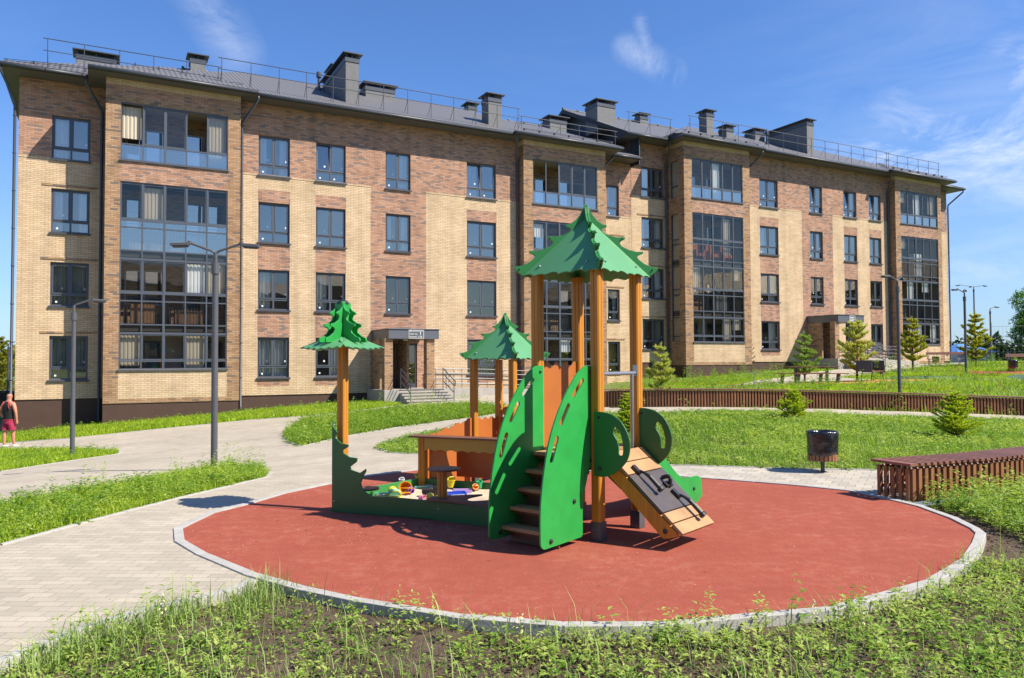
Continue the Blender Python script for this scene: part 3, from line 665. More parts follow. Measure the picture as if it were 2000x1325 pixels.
            if k < 3: mb.box(T(x0, y0_, zc), T(x1, y1_, zc+.30), RD)
            for (u, w_, hz, hb) in ((.75, 1.5, 1.5, .85), (3.0, .85, 2.25, .1), (3.9, .75, 1.5, .85)):
                lf = MB(); lp = MB(); xx = a+u; zz = zf+hb
                for (p0, p1, r0_, r1_) in ((0, w_, 0, .07), (0, w_, hz-.07, hz), (0, .07, .07, hz-.07), (w_-.07, w_, .07, hz-.07)): lf.box(T(xx+p0, t1+.05, zz+r0_), T(xx+p1, t1+.005, zz+r1_))
                if w_ > 1.2: lf.box(T(xx+w_/2-.05, t1+.052, zz+.07), T(xx+w_/2+.05, t1+.005, zz+hz-.07))
                lp.add([T(xx+.07, t1+.03, zz+.07), T(xx+w_-.07, t1+.03, zz+.07), T(xx+w_-.07, t1+.03, zz+hz-.07), T(xx+.07, t1+.03, zz+hz-.07)], [(0, 1, 2, 3)])
                g = lf.build('balcony_door' if hz > 2 else 'balcony_window', conc2 if k % 2 else frame_m, root); lp.build('pane', glass_s, g)
        # glazing frames
        for gi, (w0, w1) in enumerate(((9.87, 12.2), (1.41, 8.99))):
            gf = MB(); gp = MB(); gs = MB(); tt_ = TB-.03; n = 5; cx = [ga+(gb-ga)*i/n for i in range(n+1)]
            ys = [w0, 10.52, w1] if gi == 0 else [w0, 1.74, 2.87, 3.22, 4.17, 4.5, 5.87, 6.22, 7.15, 7.45, w1]
            for z_ in ys: 
                e = .045 if z_ in (w0, w1, 2.87, 5.87, 4.5, 7.45) else .028
                gf.box(T(ga, tt_, max(w0, z_-e)), T(gb, tt_-.06, min(w1, z_+e)))
            for i, x in enumerate(cx):
                e = .045 if i in (0, 2, 5) else .026
                gf.box(T(max(ga, x-e), tt_+.004, w0), T(min(gb, x+e), tt_-.064, w1))
            gf.box(T(ga-.04, TB+.07, w0-.06), T(gb+.04, TB-.05, w0-.005))
            for j in range(len(ys)-1):
                hgt = ys[j+1]-ys[j]; sash = hgt > 1.1
                for i in range(n):
                    xa, xb = cx[i]+.03, cx[i+1]-.03
                    opened = gi == 0 and not isB and sash and ((bi == 0 and i in (0, 3)) or (bi == 1 and i in (0, 1)))
                    if opened:
                        hw = (xb-xa)*(.62); xa += hw if i != 1 else 0; xb -= 0 if i != 1 else hw
                        continue
                    if sash:
                        for (p0, p1, q0, q1) in ((xa, xb, ys[j]+.04, ys[j]+.09), (xa, xb, ys[j+1]-.09, ys[j+1]-.04), (xa, xa+.035, ys[j]+.09, ys[j+1]-.09), (xb-.035, xb, ys[j]+.09, ys[j+1]-.09)): gf.box(T(p0, tt_-.02, q0), T(p1, tt_-.05, q1))
                    (gs if (gi == 0 and j == 0) or (not isB and gi == 1 and ys[j] > 6.2 and not sash) else gp).add([T(xa, tt_-.035, ys[j]+.03), T(xb, tt_-.035, ys[j]+.03), T(xb, tt_-.035, ys[j+1]-.03), T(xa, tt_-.035, ys[j+1]-.03)], [(0, 1, 2, 3)])
            bl0 = MB(); rg = random.Random(int(ga*7)+gi)
            for k in range(4):
                if (k == 3) != (gi == 0): continue
                for i in range(n):
                    u = rg.random()
                    if u < .30:
                        xa, xb = cx[i]+.06, cx[i+1]-.06; zt_ = 3*k+2.85 if k < 3 else 12.1; zb_ = zt_-(2.2 if u < .10 else .7 if u < .2 else 1.3); m_ = 14; yy = TB-.24
                        V = [];
                        for q_ in range(m_+1): V += [T(xa+(xb-xa)*q_/m_, yy+.02*math.sin(q_*2.2), zb_), T(xa+(xb-xa)*q_/m_, yy+.02*math.sin(q_*2.2), zt_)]
                        bl0 = MB(); bl0.add(V, [(2*q_, 2*q_+2, 2*q_+3, 2*q_+1) for q_ in range(m_)]); bl0.build('blind', rg.choice((mat('beige_blind', (.50, .43, .33), .9) if 'beige_blind' not in MATS else MATS['beige_blind'], curt_m)), root)
            g = gf.build('glazing', frame_m, root); gp.build('pane', glass_l, g)
            if gs.v: gs.build('spandrel_pane', glass_s, g)
            # inner balustrade
            bl_ = MB()
            for k in ((3,) if gi == 0 else (1, 2)):
                zf = 3*k+.25
                for q in range(34): xx = ga+(gb-ga)*(q+.5)/34; bl_.box(T(xx-.008, TB-.16, zf), T(xx+.008, TB-.176, zf+1.05))
                bl_.box(T(ga-.2, TB-.15, zf+1.05), T(gb+.2, TB-.19, zf+1.09))
            if gi == 1: bl_.build('balcony_rail', metal_d, root)
    # hidden end and back walls
    back = -12.2
    for (sa, fl) in ((end0, True), (end1, False)):
        hb = TOP
        mf = (lambda sa: lambda t, z, d: T(sa, t, z))(sa)
        sheet(mb, mf, back, -1, PZ, hb, [], [(back, -1, L4_, TOP, R_)], Y, flip=fl); sheet(mb, mf, back, -1, BOT, PZ, [], [], PL, flip=fl)
    sheet(mb, lambda a, z, d: T(a, back, z), end0, end1, BOT, TOP, [], [], Y, flip=True)
    mb.build('wall', wm, root)
    # windows
    for (l, t, z, w, fl) in wins:
        r = random.random(); seed = int(l*10)+fl
        var = 0
        if fl == 3 and t == 0: var = 1 if (seed % 2) else 0
        gm = glass_w if fl >= 2 else glass_k
        cu = 0; cmx = None
        if fl == 3: cu = random.choice((0, 2, 3, 4))
        elif fl == 2: cu = random.choice((0, 2, 3, 0))
        elif fl == 1: cu = random.choice((0, 2, 3)); 
        else: cu = random.choice((1, 3, 4)); cmx = random.choice((curt_m, curt_b))
        if not isB and l > 25 and fl == 0: cu, cmx = 1, curt_y
        if not isB and l < 0 and fl < 2: cu, cmx = 1, curt_b
        add_window(root, l-s0, -(t-.11), z, w, var, w < 1, gm, cu, cmx)
    # entrance: door, porch, canopy
    e0, e1 = ent; dt = 2.4
    dm = MB(); x0, x1 = door[0], door[1]
    for q in ((x0, x0+.09, .42, 2.55), (x1-.09, x1, .42, 2.55), (x0+.09, x1-.09, 2.46, 2.55), (x0+.09, x1-.09, .42, .62), (x0+.55, x0+.63, .62, 2.46)): dm.box(T(q[0], -.06, q[2]), T(q[1], -.12, q[3]))
    d = dm.build('door', metal_d, root)
    q = MB(); q.add([T(x0+.09, -.09, .62), T(x1-.09, -.09, .62), T(x1-.09, -.09, 2.46), T(x0+.09, -.09, 2.46)], [(0, 1, 2, 3)]); q.build('pane', glass_k, d)
    q = MB(); q.tube([T(x0+.47, .0, .8), T(x0+.47, .0, 2.0)], .018, 6); q.build('handle', steel, d)
    pm = MB()
    pm.box(T(e0-.35, 0, -1), T(e1+.2, dt+.15, .42), 0)
    for k in range(4): pm.box(T(e0+.35, dt+.15+.3*k, -1), T(e1+.25, dt+.15+.3*(k+1), .42-.12*(k+1)), 0)
    for k in range(5): pm.box(T(e0+.33, dt+.12+.3*k, .425-.12*k), T(e1+.27, dt+.19+.3*k, .44-.12*k), 0)
    pm.build('porch', conc, root, bevel=.008)
    for (xa, xb, ta, tb_) in ((e0-.25, e0+.13, dt-.5, dt-.12), (e1-.55, e1-.17, dt-.5, dt-.12)):
        q = MB(); q.box(T(xa, ta, .42), T(xb, tb_, 2.72)); q.build('pillar', bb, root)
    q = MB(); q.box(T(e0-.1, 0, .42), T(e0+.02, 1.15, 2.7)); q.box(T(e1-1.1, 0, .42), T(e1-.98, 1.15, 2.7)); q.build('porch_wall', bb, root)
    q = MB(); q.box(T(e0-.1, 0, 2.7), T(e1, dt, 3.12)); q.box(T(e0-.14, 0, 3.12), T(e1+.04, dt+.04, 3.16)); q.box(T(e0+.55, dt-.9, 2.69), T(e0+.8, dt-.65, 2.70)); c = q.build('canopy', mat('canopy_panel'+str(isB), (.10, .105, .125), .45, ns=2, na=.06), root, bevel=.006)
    q = MB(); q.lathe([(.09, 2.64), (.1, 2.66), (.1, 2.698)], T(e0+1.0, dt-.9, 0), 12); q.build('ceiling_light', lens_m, root)
    # sign
    sgx = e0+.83 if not isB else e0+.9; sw = .72 if not isB else .55
    sb = MB(); sb.box(T(sgx, dt, 2.72), T(sgx+sw, dt+.018, 3.10)); sg = sb.build('entrance_sign', mat('sign_face'+str(isB), (.09, .095, .11), .5), root)
    sf = MB()
    for qd in ((0, sw, .0, .015), (0, sw, .365, .38), (0, .015, .015, .365), (sw-.015, sw, .015, .365)): sf.box(T(sgx+qd[0], dt+.018, 2.72+qd[2]), T(sgx+qd[1], dt+.024, 2.72+qd[3]))
    sf.build('sign_border', sticker_m, sg)
    num, rng_ = ('1', '1-34') if not isB else ('2', '35-68')
    for txt, size, dx, dz in (('ул. Новая', .055, .04, .305), ('подъезд', .065, .04, .17), ('квартиры', .055, .04, .05), (num, .17, .50 if not isB else .42, .145), (rng_, .085, .42 if not isB else .33, .04)):
        if isB:
            if size > .16: lb = MB(); [lb.box(T(sgx+.05, dt+.018, 2.72+z_), T(sgx+sw-.06-w_, dt+.023, 2.72+z_+.035)) for z_, w_ in ((.06, .1), (.15, .0), (.26, .05))]; lb.build('sign_line', sticker_m, sg)
            continue
        if txt.startswith('ул'):
            lb = MB(); lb.box(T(sgx+.04, dt+.018, 3.035), T(sgx+.16, dt+.023, 3.06)); lb.box(T(sgx+.18, dt+.018, 3.04), T(sgx+sw-.06, dt+.023, 3.055)); lb.build('sign_line', sticker_m, sg); continue
        cu_ = bpy.data.curves.new('t', 'FONT'); cu_.body = txt; cu_.size = size*1.35; cu_.extrude = .003
        to = bpy.data.objects.new('t', cu_); COL.objects.link(to); bpy.context.view_layer.update()
        me = bpy.data.meshes.new_from_object(to.evaluated_get(bpy.context.evaluated_depsgraph_get())); bpy.data.objects.remove(to)
        lo = bpy.data.objects.new('lettering', me); COL.objects.link(lo); lo.parent = sg; me.materials.clear(); me.materials.append(sticker_m)
        lo.location = T(sgx+dx, dt+.024, 2.72+dz); lo.rotation_euler = (pi/2, 0, 0)
    # handrails of the steps
    def rail(name, lines, posts, r=.022, mt=metal_d):
        q = MB()
        for ln in lines: q.tube([T(*p) for p in ln], r, 6)
        for p, hh in posts: q.tube([T(*p), T(p[0], p[1], p[2]+hh)], r*.85, 6)
        return q.build(name, mt, root)
    for xx in (e0+.42, e1+.15):
        tA, tB_ = dt+.1, dt+1.35
        rail('step_rail', [[(xx, tA, 1.36), (xx, tB_, .86), (xx, tB_+.15, .82), (xx, tB_+.15, .62)], [(xx, tA, 1.12), (xx, tB_, .62), (xx, tB_+.15, .62)], [(xx, tA, .8), (xx, tB_, .3)]], [((xx, tA, .42), .94), ((xx, tB_, -.05), .9)])
    rail('step_rail', [[(e1-.9, .3, 1.35), (e1-.6, .3, 1.35)], [(e1-.9, .3, 1.1), (e1-.6, .3, 1.1)]], [((e1-.9, .3, .42), .93)])
    # ramp: landing, run of concrete and doubled rails
    q = MB(); gz_ = -.12 if not isB else -.15
    q.box(T(e1+.2, .05, -1), T(e1+2.2, 2.45, .42)); 
    q.add([T(*p) for p in ((e1+2.2, .05, .42), (e1+2.2, 1.2, .42), (e1+7.2, 1.2, .2), (e1+7.2, .05, .2), (e1+2.2, .05, -1), (e1+2.2, 1.2, -1), (e1+7.2, 1.2, -1), (e1+7.2, .05, -1))], [(0, 1, 2, 3), (1, 5, 6, 2), (3, 2, 6, 7), (0, 3, 7, 4)])
    q.box(T(e1+.25, 2.45, .1), T(e1+7, 2.6, .12)) if 0 else None
    q.build('ramp', conc, root)
    zz = lambda s: .42 if s < e1+2.2 else .42-.22*(s-e1-2.2)/5
    st_ = mat('ramp_rail_'+str(isB), (.10, .105, .12), .45, .0)
    for tt2 in (1.15, .2, 2.4):
        x_1 = e1+7.1 if tt2 < 2 else e1+2.1
        hs = (.9, .7, .45, .2); xs = np.arange(e1+.35, x_1+.01, 1.35)
        rail('ramp_rail', [[(e1+.3, tt2, .42+h_)]+[(x_, tt2, zz(x_)+h_) for x_ in xs] for h_ in hs], [((x_, tt2, zz(x_)), .9) for x_ in xs], .02, st_)
    # roof
    st_ep = .1; fs0 = min(p[0] for p in foot); fs1 = max(p[0] for p in foot); ft0 = min(p[1] for p in foot); ft1 = max(p[1] for p in foot)
    sg_ = np.round(np.arange(fs0, fs1+.05, st_ep), 3); tg_ = np.round(np.arange(ft0, ft1+.05, st_ep), 3)
    SG, TG = np.meshgrid(sg_, tg_, indexing='ij'); HH = roofH(blocks, SG, TG)+13.32
    cs, ct = SG[:-1, :-1]+.05, TG[:-1, :-1]+.05; ins = pipv(cs.ravel(), ct.ravel(), foot).reshape(cs.shape)
    nS, nT = SG.shape; idx = np.arange(nS*nT).reshape(nS, nT)
    I, J = np.where(ins); q4 = np.c_[idx[I, J], idx[I, J+1], idx[I+1, J+1], idx[I+1, J]]
    # split every quad along the diagonal that keeps the creases sharp
    hv = HH.ravel(); d1 = np.abs(hv[q4[:, 0]]+hv[q4[:, 2]]); dA = np.abs(hv[q4[:, 0]]-hv[q4[:, 1]]+0*d1); 
    lap = np.abs(hv[q4[:, 0]]+hv[q4[:, 2]]-hv[q4[:, 1]]-hv[q4[:, 3]])
    up_ = (hv[q4[:, 0]]+hv[q4[:, 2]]) > (hv[q4[:, 1]]+hv[q4[:, 3]])
    tr_ = np.where(up_[:, None], q4[:, [0, 1, 2, 0, 2, 3]], q4[:, [1, 2, 3, 1, 3, 0]]).reshape(-1, 3)[:, ::-1]
    u_, inv = np.unique(tr_, return_inverse=True); V = np.c_[SG.ravel()[u_]-s0, -TG.ravel()[u_], hv[u_]]
    rbm = MB(); rbm.v = [tuple(x) for x in V.tolist()]; rbm.f = [tuple(x) for x in inv.reshape(-1, 3).tolist()]; rbm.m = [0]*len(rbm.f)
    for i in range(len(foot)):
        a, b = foot[i], foot[(i+1) % len(foot)]
        n_ = max(1, int(math.hypot(b[0]-a[0], b[1]-a[1])/.5)); 
        for j in range(n_):
            p = (a[0]+(b[0]-a[0])*j/n_, a[1]+(b[1]-a[1])*j/n_); p2 = (a[0]+(b[0]-a[0])*(j+1)/n_, a[1]+(b[1]-a[1])*(j+1)/n_)
            h1 = float(roofH(blocks, np.array(p[0]), np.array(p[1])))+13.32; h2 = float(roofH(blocks, np.array(p2[0]), np.array(p2[1])))+13.32
            fb_ = lambda h_: 13.12 if h_ < 13.9 else h_-.26
            rbm.add([T(p[0], p[1], fb_(h1)), T(p2[0], p2[1], fb_(h2)), T(p2[0], p2[1], h2), T(p[0], p[1], h1)], [(0, 1, 2, 3), (3, 2, 1, 0)], 1)
    rf = rbm.build('roof', [roof_m, soffit_m], root)
    q = MB(); n_ = len(foot); q.add([T(p[0], p[1], 13.125) for p in foot], [tuple(range(n_))]); q.build('soffit', soffit_m, root)
    # gutter and ridge caps
    gt = MB()
    for ln in eave: gt.tube([T(p[0], p[1]+.06, 13.2) for p in ln], .07, 8)
    gt.build('gutter', metal_d, root, smooth=True)
    hc = MB(); tgr = np.arange(-9, -2, .05); rl = []
    x_lo = min(p[0] for p in foot)+(7 if not isB else 0); x_hi = max(p[0] for p in foot)-(0 if not isB else 7)
    for x_ in np.arange(x_lo, x_hi+.01, .55):
        hh_ = roofH(blocks, np.full(tgr.shape, x_), tgr); k_ = int(hh_.argmax()); rl.append((x_, tgr[k_], float(hh_[k_])+13.32))
    hc.tube([T(p[0], p[1], p[2]+.01) for p in rl], .06, 8)
    for p in rl[::2]: hc.box(T(p[0], p[1]-.05, p[2]+.03), T(p[0]+.12, p[1]+.08, p[2]+.12))
    hc.build('ridge_cap', roof_m, rf)
    # pipes
    for (ps, pt, es, et) in rails['pipes']:
        q = MB(); zb = tz(*BW(ps, pt)[:2])-z0+.15
        q.tube([T(es, et, 13.2), T(es, et, 13.0), T(ps, pt+.02, 12.1), T(ps, pt, 11.9), T(ps, pt, zb+.15), T(ps, pt+.14, zb)], .055, 8)
        for zc_ in np.arange(1, 12, 1.5): q.lathe([(.065, 0), (.065, .05)], T(ps, pt, zc_), 8)
        q.build('downpipe', metal_d, root, smooth=True)
    # roof railings
    def rH(s, t): return float(roofH(blocks, np.array(float(s)), np.array(float(t))))+13.32
    for (sa, sb_, t_, ht, zbase) in rails['rails']:
        q = MB(); xs = np.linspace(sa, sb_, max(2, int(round((sb_-sa)/1.25))+1))
        for x_ in xs:
            q.tube([T(x_, t_, rH(x_, t_)), T(x_, t_, zbase+ht)], .016, 5); q.tube([T(x_, t_-.45, rH(x_, t_-.45)), T(x_, t_, zbase+ht*.55)], .011, 4)
        q.tube([T(sa-.15, t_, zbase+ht), T(sb_+.15, t_, zbase+ht)], .018, 6); q.tube([T(sa-.15, t_, zbase+ht*.52), T(sb_+.15, t_, zbase+ht*.52)], .015, 6)
        q.build('roof_rail', metal_d, rf)
    for (sa, sb_, t_) in rails['snow']:
        q = MB(); xs = np.arange(sa, sb_, .9)
        for x_ in xs: q.box(T(x_-.03, t_-.12, rH(x_, t_)), T(x_+.03, t_+.03, rH(x_, t_)+.13))
        for dz in (.06, .12): q.tube([T(sa-.1, t_, rH(sa, t_)+dz), T(sb_, t_, rH(sb_-.1, t_)+dz)], .012, 5)
        q.build('snow_guard', metal_d, rf)
    # chimneys
    for (sa, sb_, ta, tb_, zt) in chim:
        q = MB(); zb = rH((sa+sb_)/2, ta)-.6; zb = min(zb, rH((sa+sb_)/2, max(tb_, -12.5))-.6)
        q.box(T(sa, ta, zb), T(sb_, tb_, zt), 0); c = q.build('chimney', stucco, rf)
        k = MB(); e = .16
        k.box(T(sa-.03, ta+.03, zt-.22), T(sb_+.03, tb_-.03, zt), 0)
        for x_ in (sa+.05, (sa+sb_)/2, sb_-.05):
            for y_ in (ta-.05, tb_+.05): k.box(T(x_-.03, y_-.03, zt), T(x_+.03, y_+.03, zt+.2), 0)
        zc_ = zt+.2; rise = .12
        P = [T(sa-e, ta+e, zc_), T(sb_+e, ta+e, zc_), T(sb_+e, tb_-e, zc_), T(sa-e, tb_-e, zc_)]
        Tm = ((sa+sb_)/2, (ta+tb_)/2); w2 = min(sb_-sa, ta-tb_)/2
        Qp = [T(min(Tm[0], sa+w2), max(Tm[1], ta-w2), zc_+rise), T(max(Tm[0], sb_-w2), max(Tm[1], ta-w2), zc_+rise), T(max(Tm[0], sb_-w2), min(Tm[1], tb_+w2), zc_+rise), T(min(Tm[0], sa+w2), min(Tm[1], tb_+w2), zc_+rise)]
        P2 = [(p[0], p[1], p[2]-.05) for p in P]
        k.add(P+Qp+P2, [(0, 1, 5, 4), (1, 2, 6, 5), (2, 3, 7, 6), (3, 0, 4, 7), (4, 5, 6, 7), (8, 9, 1, 0), (9, 10, 2, 1), (10, 11, 3, 2), (11, 8, 0, 3), (11, 10, 9, 8)], 0)
        k.build('chimney_cap', metal_d, c)
    for (ps, pt) in rails['vents']:
        q = MB(); zb = rH(ps, pt)
        q.lathe([(.14, zb-.1), (.14, zb+.06), (.07, zb+.1), (.07, zb+.62), (.13, zb+.64), (.13, zb+.86), (.08, zb+.93)], T(ps, pt, 0), 12); q.build('vent_pipe', metal_d, rf)
    if gable:
        q = MB(); gs_, xs = gable, []
        tt3 = np.linspace(-12.2, -.2, 40); V = []
        for t_ in tt3: V += [T(gs_, t_, 11.6), T(gs_, t_, rH(gs_+.2, t_)-.05)]
        q.add(V, [(2*i, 2*i+1, 2*i+3, 2*i+2) for i in range(39)], 0)
        q.box(T(gs_, -.2, 11.6), T(gs_+.05, -.99, 13.2)); q.build('gable_wall', mat('gable_sheet', (.06, .068, .09), .5, ns=2, na=.08), root)
    return root
footA = [(-3.7, 0), (-.7, 0), (-.7, 1.2), (5.7, 1.2), (5.7, .9), (18.2, .9), (18.2, 1.2), (24.8, 1.2), (24.8, 0), (26.9, 0), (26.9, -13), (-3.7, -13)]
blkA = [(-3.7, None, 0, -13.9), (-.7, 24.8, .9, -13), (-.7, 5.7, 1.2, -13), (18.2, 24.8, 1.2, -13)]
building('apartment_building', 'near left brick apartment block with entrance sign 1 on its canopy', 0, 0, -3.12, (-.06, 5.08), (18.98, 24.1), 26.95,
         [(5.92, 1.36), (8.45, 1.38), (11.77, 1.25), (16.02, 1.64)], (11.02, 13.82), (.48, 4.57), (19.53, 23.55),
         [[(-3.7, 0), (-.75, 0)], [(-.7, 1.2), (5.7, 1.2)], [(5.7, .9), (18.2, .9)], [(18.2, 1.2), (24.8, 1.2)], [(24.8, 0), (26.9, 0)]], blkA, footA, (11.2, 13.5),
         [(-1.28, .32, -5.0, -5.9, 15.85), (3.65, 4.35, -6.1, -6.8, 16.95), (9.92, 10.55, -.35, -4.6, 16.1), (10.6, 11.3, -5.2, -6.4, 17.35), (12.05, 13.65, -4.1, -5.1, 16.3), (17.45, 18.2, -.4, -1.2, 15.4), (19.45, 20.0, -7.2, -7.9, 17.3), (23.25, 24.4, -3.9, -4.8, 16.1)],
         dict(pipes=[(-3.25, -.95, -3.66, 0), (-.2, -.9, -.8, 0), (5.2, .1, 5.75, .95), (18.85, .1, 18.3, 1.1), (24.25, -.85, 25.0, -.05)], rails=[(-2.1, 4.2, .2, 1.0, 13.4), (4.3, 18.7, .5, 1.0, 13.7), (18.9, 24.8, .5, .6, 13.75)], snow=[(-3.5, 5.3, -.35), (18.9, 24.4, .85)], vents=[(9.45, -3.6)]), None, False)
footB = [(26.0, 0), (29.0, 0), (29.0, 1.2), (35.4, 1.2), (35.4, .9), (47.3, .9), (47.3, 1.2), (54.4, 1.2), (54.4, 0), (57.4, 0), (57.4, -13), (26.0, -13)]
blkB = [(None, 57.4, 0, -13.9), (28.6, 54.4, .9, -13), (29.0, 35.4, 1.2, -13), (47.3, 54.4, 1.2, -13)]
building('apartment_building', 'far right brick apartment block, stepped up behind the play tower roof', 30, 1.35, 26.97, (29.61, 34.77), (48.5, 53.62), 56.7,
         [(36.15, 1.6), (40.62, 1.2), (43.88, 1.3), (46.45, 1.25)], (39.87, 42.77), (30.2, 34.2), (49.05, 53.2),
         [[(26.0, 0), (29.0, 0)], [(29.0, 0), (29.0, 1.2), (35.4, 1.2)], [(35.4, .9), (47.3, .9)], [(47.3, 1.2), (54.4, 1.2)], [(54.4, 0), (57.4, 0)]], blkB, footB, (40.3, 42.6),
         [(26.1, 27.4, -3.1, -4.4, 15.95), (32.0, 32.65, -6.6, -7.2, 17.0), (33.35, 33.95, -1.6, -2.3, 15.95), (35.2, 35.8, -1.8, -2.5, 15.3), (41.42, 42.05, -.8, -4.3, 16.3), (40.6, 41.5, -4.6, -5.6, 16.6)],
         dict(pipes=[(29.45, -.85, 29.1, -.05), (35.0, .1, 35.5, .95), (48.35, .1, 47.4, 1.1), (56.8, -.95, 57.3, -.05)], rails=[(26.2, 29.2, -.1, 1.0, 13.5), (30.2, 48, .45, 1.0, 13.7), (48, 53.8, .3, 1.0, 13.7)], snow=[(29.8, 35.2, .85), (48, 54, .85)], vents=[(39.6, -2.6)]), 26.97, True)
# apartment block on the other side of the yard, behind the camera (it is what the lower windows mirror)
ob = MB(); ob.box((-40, -45, -1), (75, -57, 13.5), 0); ob.box((-40.3, -44.6, 13.5), (75.3, -57.5, 13.8), 1)
for k in range(37):
    for j in range(4): ob.box((-38.5+3*k, -44.97, .9+2.9*j), (-37+3*k, -45.05, 2.6+2.9*j), 2)
ob.add([(-40.3, -44.6, 13.8), (75.3, -44.6, 13.8), (69, -51, 17), (-34, -51, 17), (-40.3, -57.5, 13.8), (75.3, -57.5, 13.8)], [(0, 1, 2, 3), (3, 2, 5, 4), (0, 3, 4), (1, 5, 2)], 1)
ob2 = MB(); ob2.box((0, 0, -1), (14, 75, 12.5), 0); ob2.box((-.4, -.4, 12.5), (14.4, 75.4, 12.8), 1)
for k in range(24):
    for j in range(4): ob2.box((-.03, 1.5+3*k, 1.+3*j), (.05, 2.9+3*k, 2.7+3*j), 2)
ob2.add([(-.4, -.4, 12.8), (-.4, 75.4, 12.8), (7, 69, 16.5), (7, 6, 16.5), (14.4, -.4, 12.8), (14.4, 75.4, 12.8)], [(3, 2, 1, 0), (2, 3, 4, 5), (0, 4, 3), (1, 2, 5)], 1)
r2_ = empty('apartment_building', (88, -20, 0), 0, 'brick apartment block out of the frame to the right', 'building'); ob2.build('wall', [yb, roof_m, metal_d], r2_)
r_ = empty('apartment_building', (0, -45, 0), 0, 'brick apartment block across the yard behind the camera', 'building')
o = ob.build('wall', [rb, roof_m, metal_d], r_); o.location = (0, 45, 0)
# ------------------------------------------------------------------ play tower
a_ = Vector((.77, -.64, 0)).normalized(); b_ = Vector((.64, .77, 0)).normalized(); ZV = Vector((0, 0, 1))
TC = Vector((.735, 7.525, 0)); hh = .345
PF = TC+a_*hh-b_*hh; PR = TC+a_*hh+b_*hh; PL_ = TC-a_*hh-b_*hh; PB = TC-a_*hh+b_*hh
tower = empty('play_tower', TC, 0, 'tall green and orange timber play tower with steps, ramp and tree shaped roof', 'play tower')
def rel(mb, name, m, root, **k):
    o = root.matrix_world.translation if 0 else root.location
    mb.v = [(v[0]-o[0], v[1]-o[1], v[2]-o[2]) for v in mb.v]; return mb.build(name, m, root, **k)
def post(root, p, ua, ub, z1, w=.098, z0=0., foot=True, name='post'):
    q = MB(); h_ = w/2; g = .006; c = .012
    prof = []
    for (sx_, sy_) in ((1, 1), (-1, 1), (-1, -1), (1, -1)): pass
    # square section with a groove down the middle of each face
    base = [(h_, -h_+c), (h_, -g), (h_-g, 0), (h_, g), (h_, h_-c), (h_-c, h_), (g, h_), (0, h_-g), (-g, h_), (-h_+c, h_), (-h_, h_-c), (-h_, g), (-h_+g, 0), (-h_, -g), (-h_, -h_+c), (-h_+c, -h_), (-g, -h_), (0, -h_+g), (g, -h_), (h_-c, -h_)]
    n = len(base); zs = z0+.1 if foot else z0
    V = [p+ua*x+ub*y+ZV*zs for x, y in base]+[p+ua*x+ub*y+ZV*z1 for x, y in base]
    q.add(V, [(i, (i+1) % n, n+(i+1) % n, n+i) for i in range(n)]+[tuple(range(n))[::-1], tuple(range(n, 2*n))])
    o = rel(q, name, wood_o, root)
    if foot:
        q = MB(); q.obox(p+ZV*(z0+.085), ua*(w+.008), ub*(w+.008), ZV*.17)
        for s_ in (-1, 1): q.lathe([(.012, 0), (.012, .006), (.006, .01)], p+ua*(s_*.02)-ub*(h_+.004)+ZV*(z0+.1), 8, axis=Matrix(((1, 0, 0), (0, 0, -1), (0, 1, 0))))
        f = rel(q, 'post_foot', foot_m, root, bevel=.003); f.parent = o
    return o
def bolt(q, p, n, r=.02, m=0):
    n = Vector(n).normalized(); a = n.orthogonal().normalized(); b = n.cross(a); M3 = Matrix((a, b, n)).transposed()
    q.lathe([(r, 0), (r, .006), (r*.8, .013), (r*.35, .017)], p, 10, m, M3)
for p in (PF, PR, PL_, PB): post(tower, p, a_, b_, 2.50)
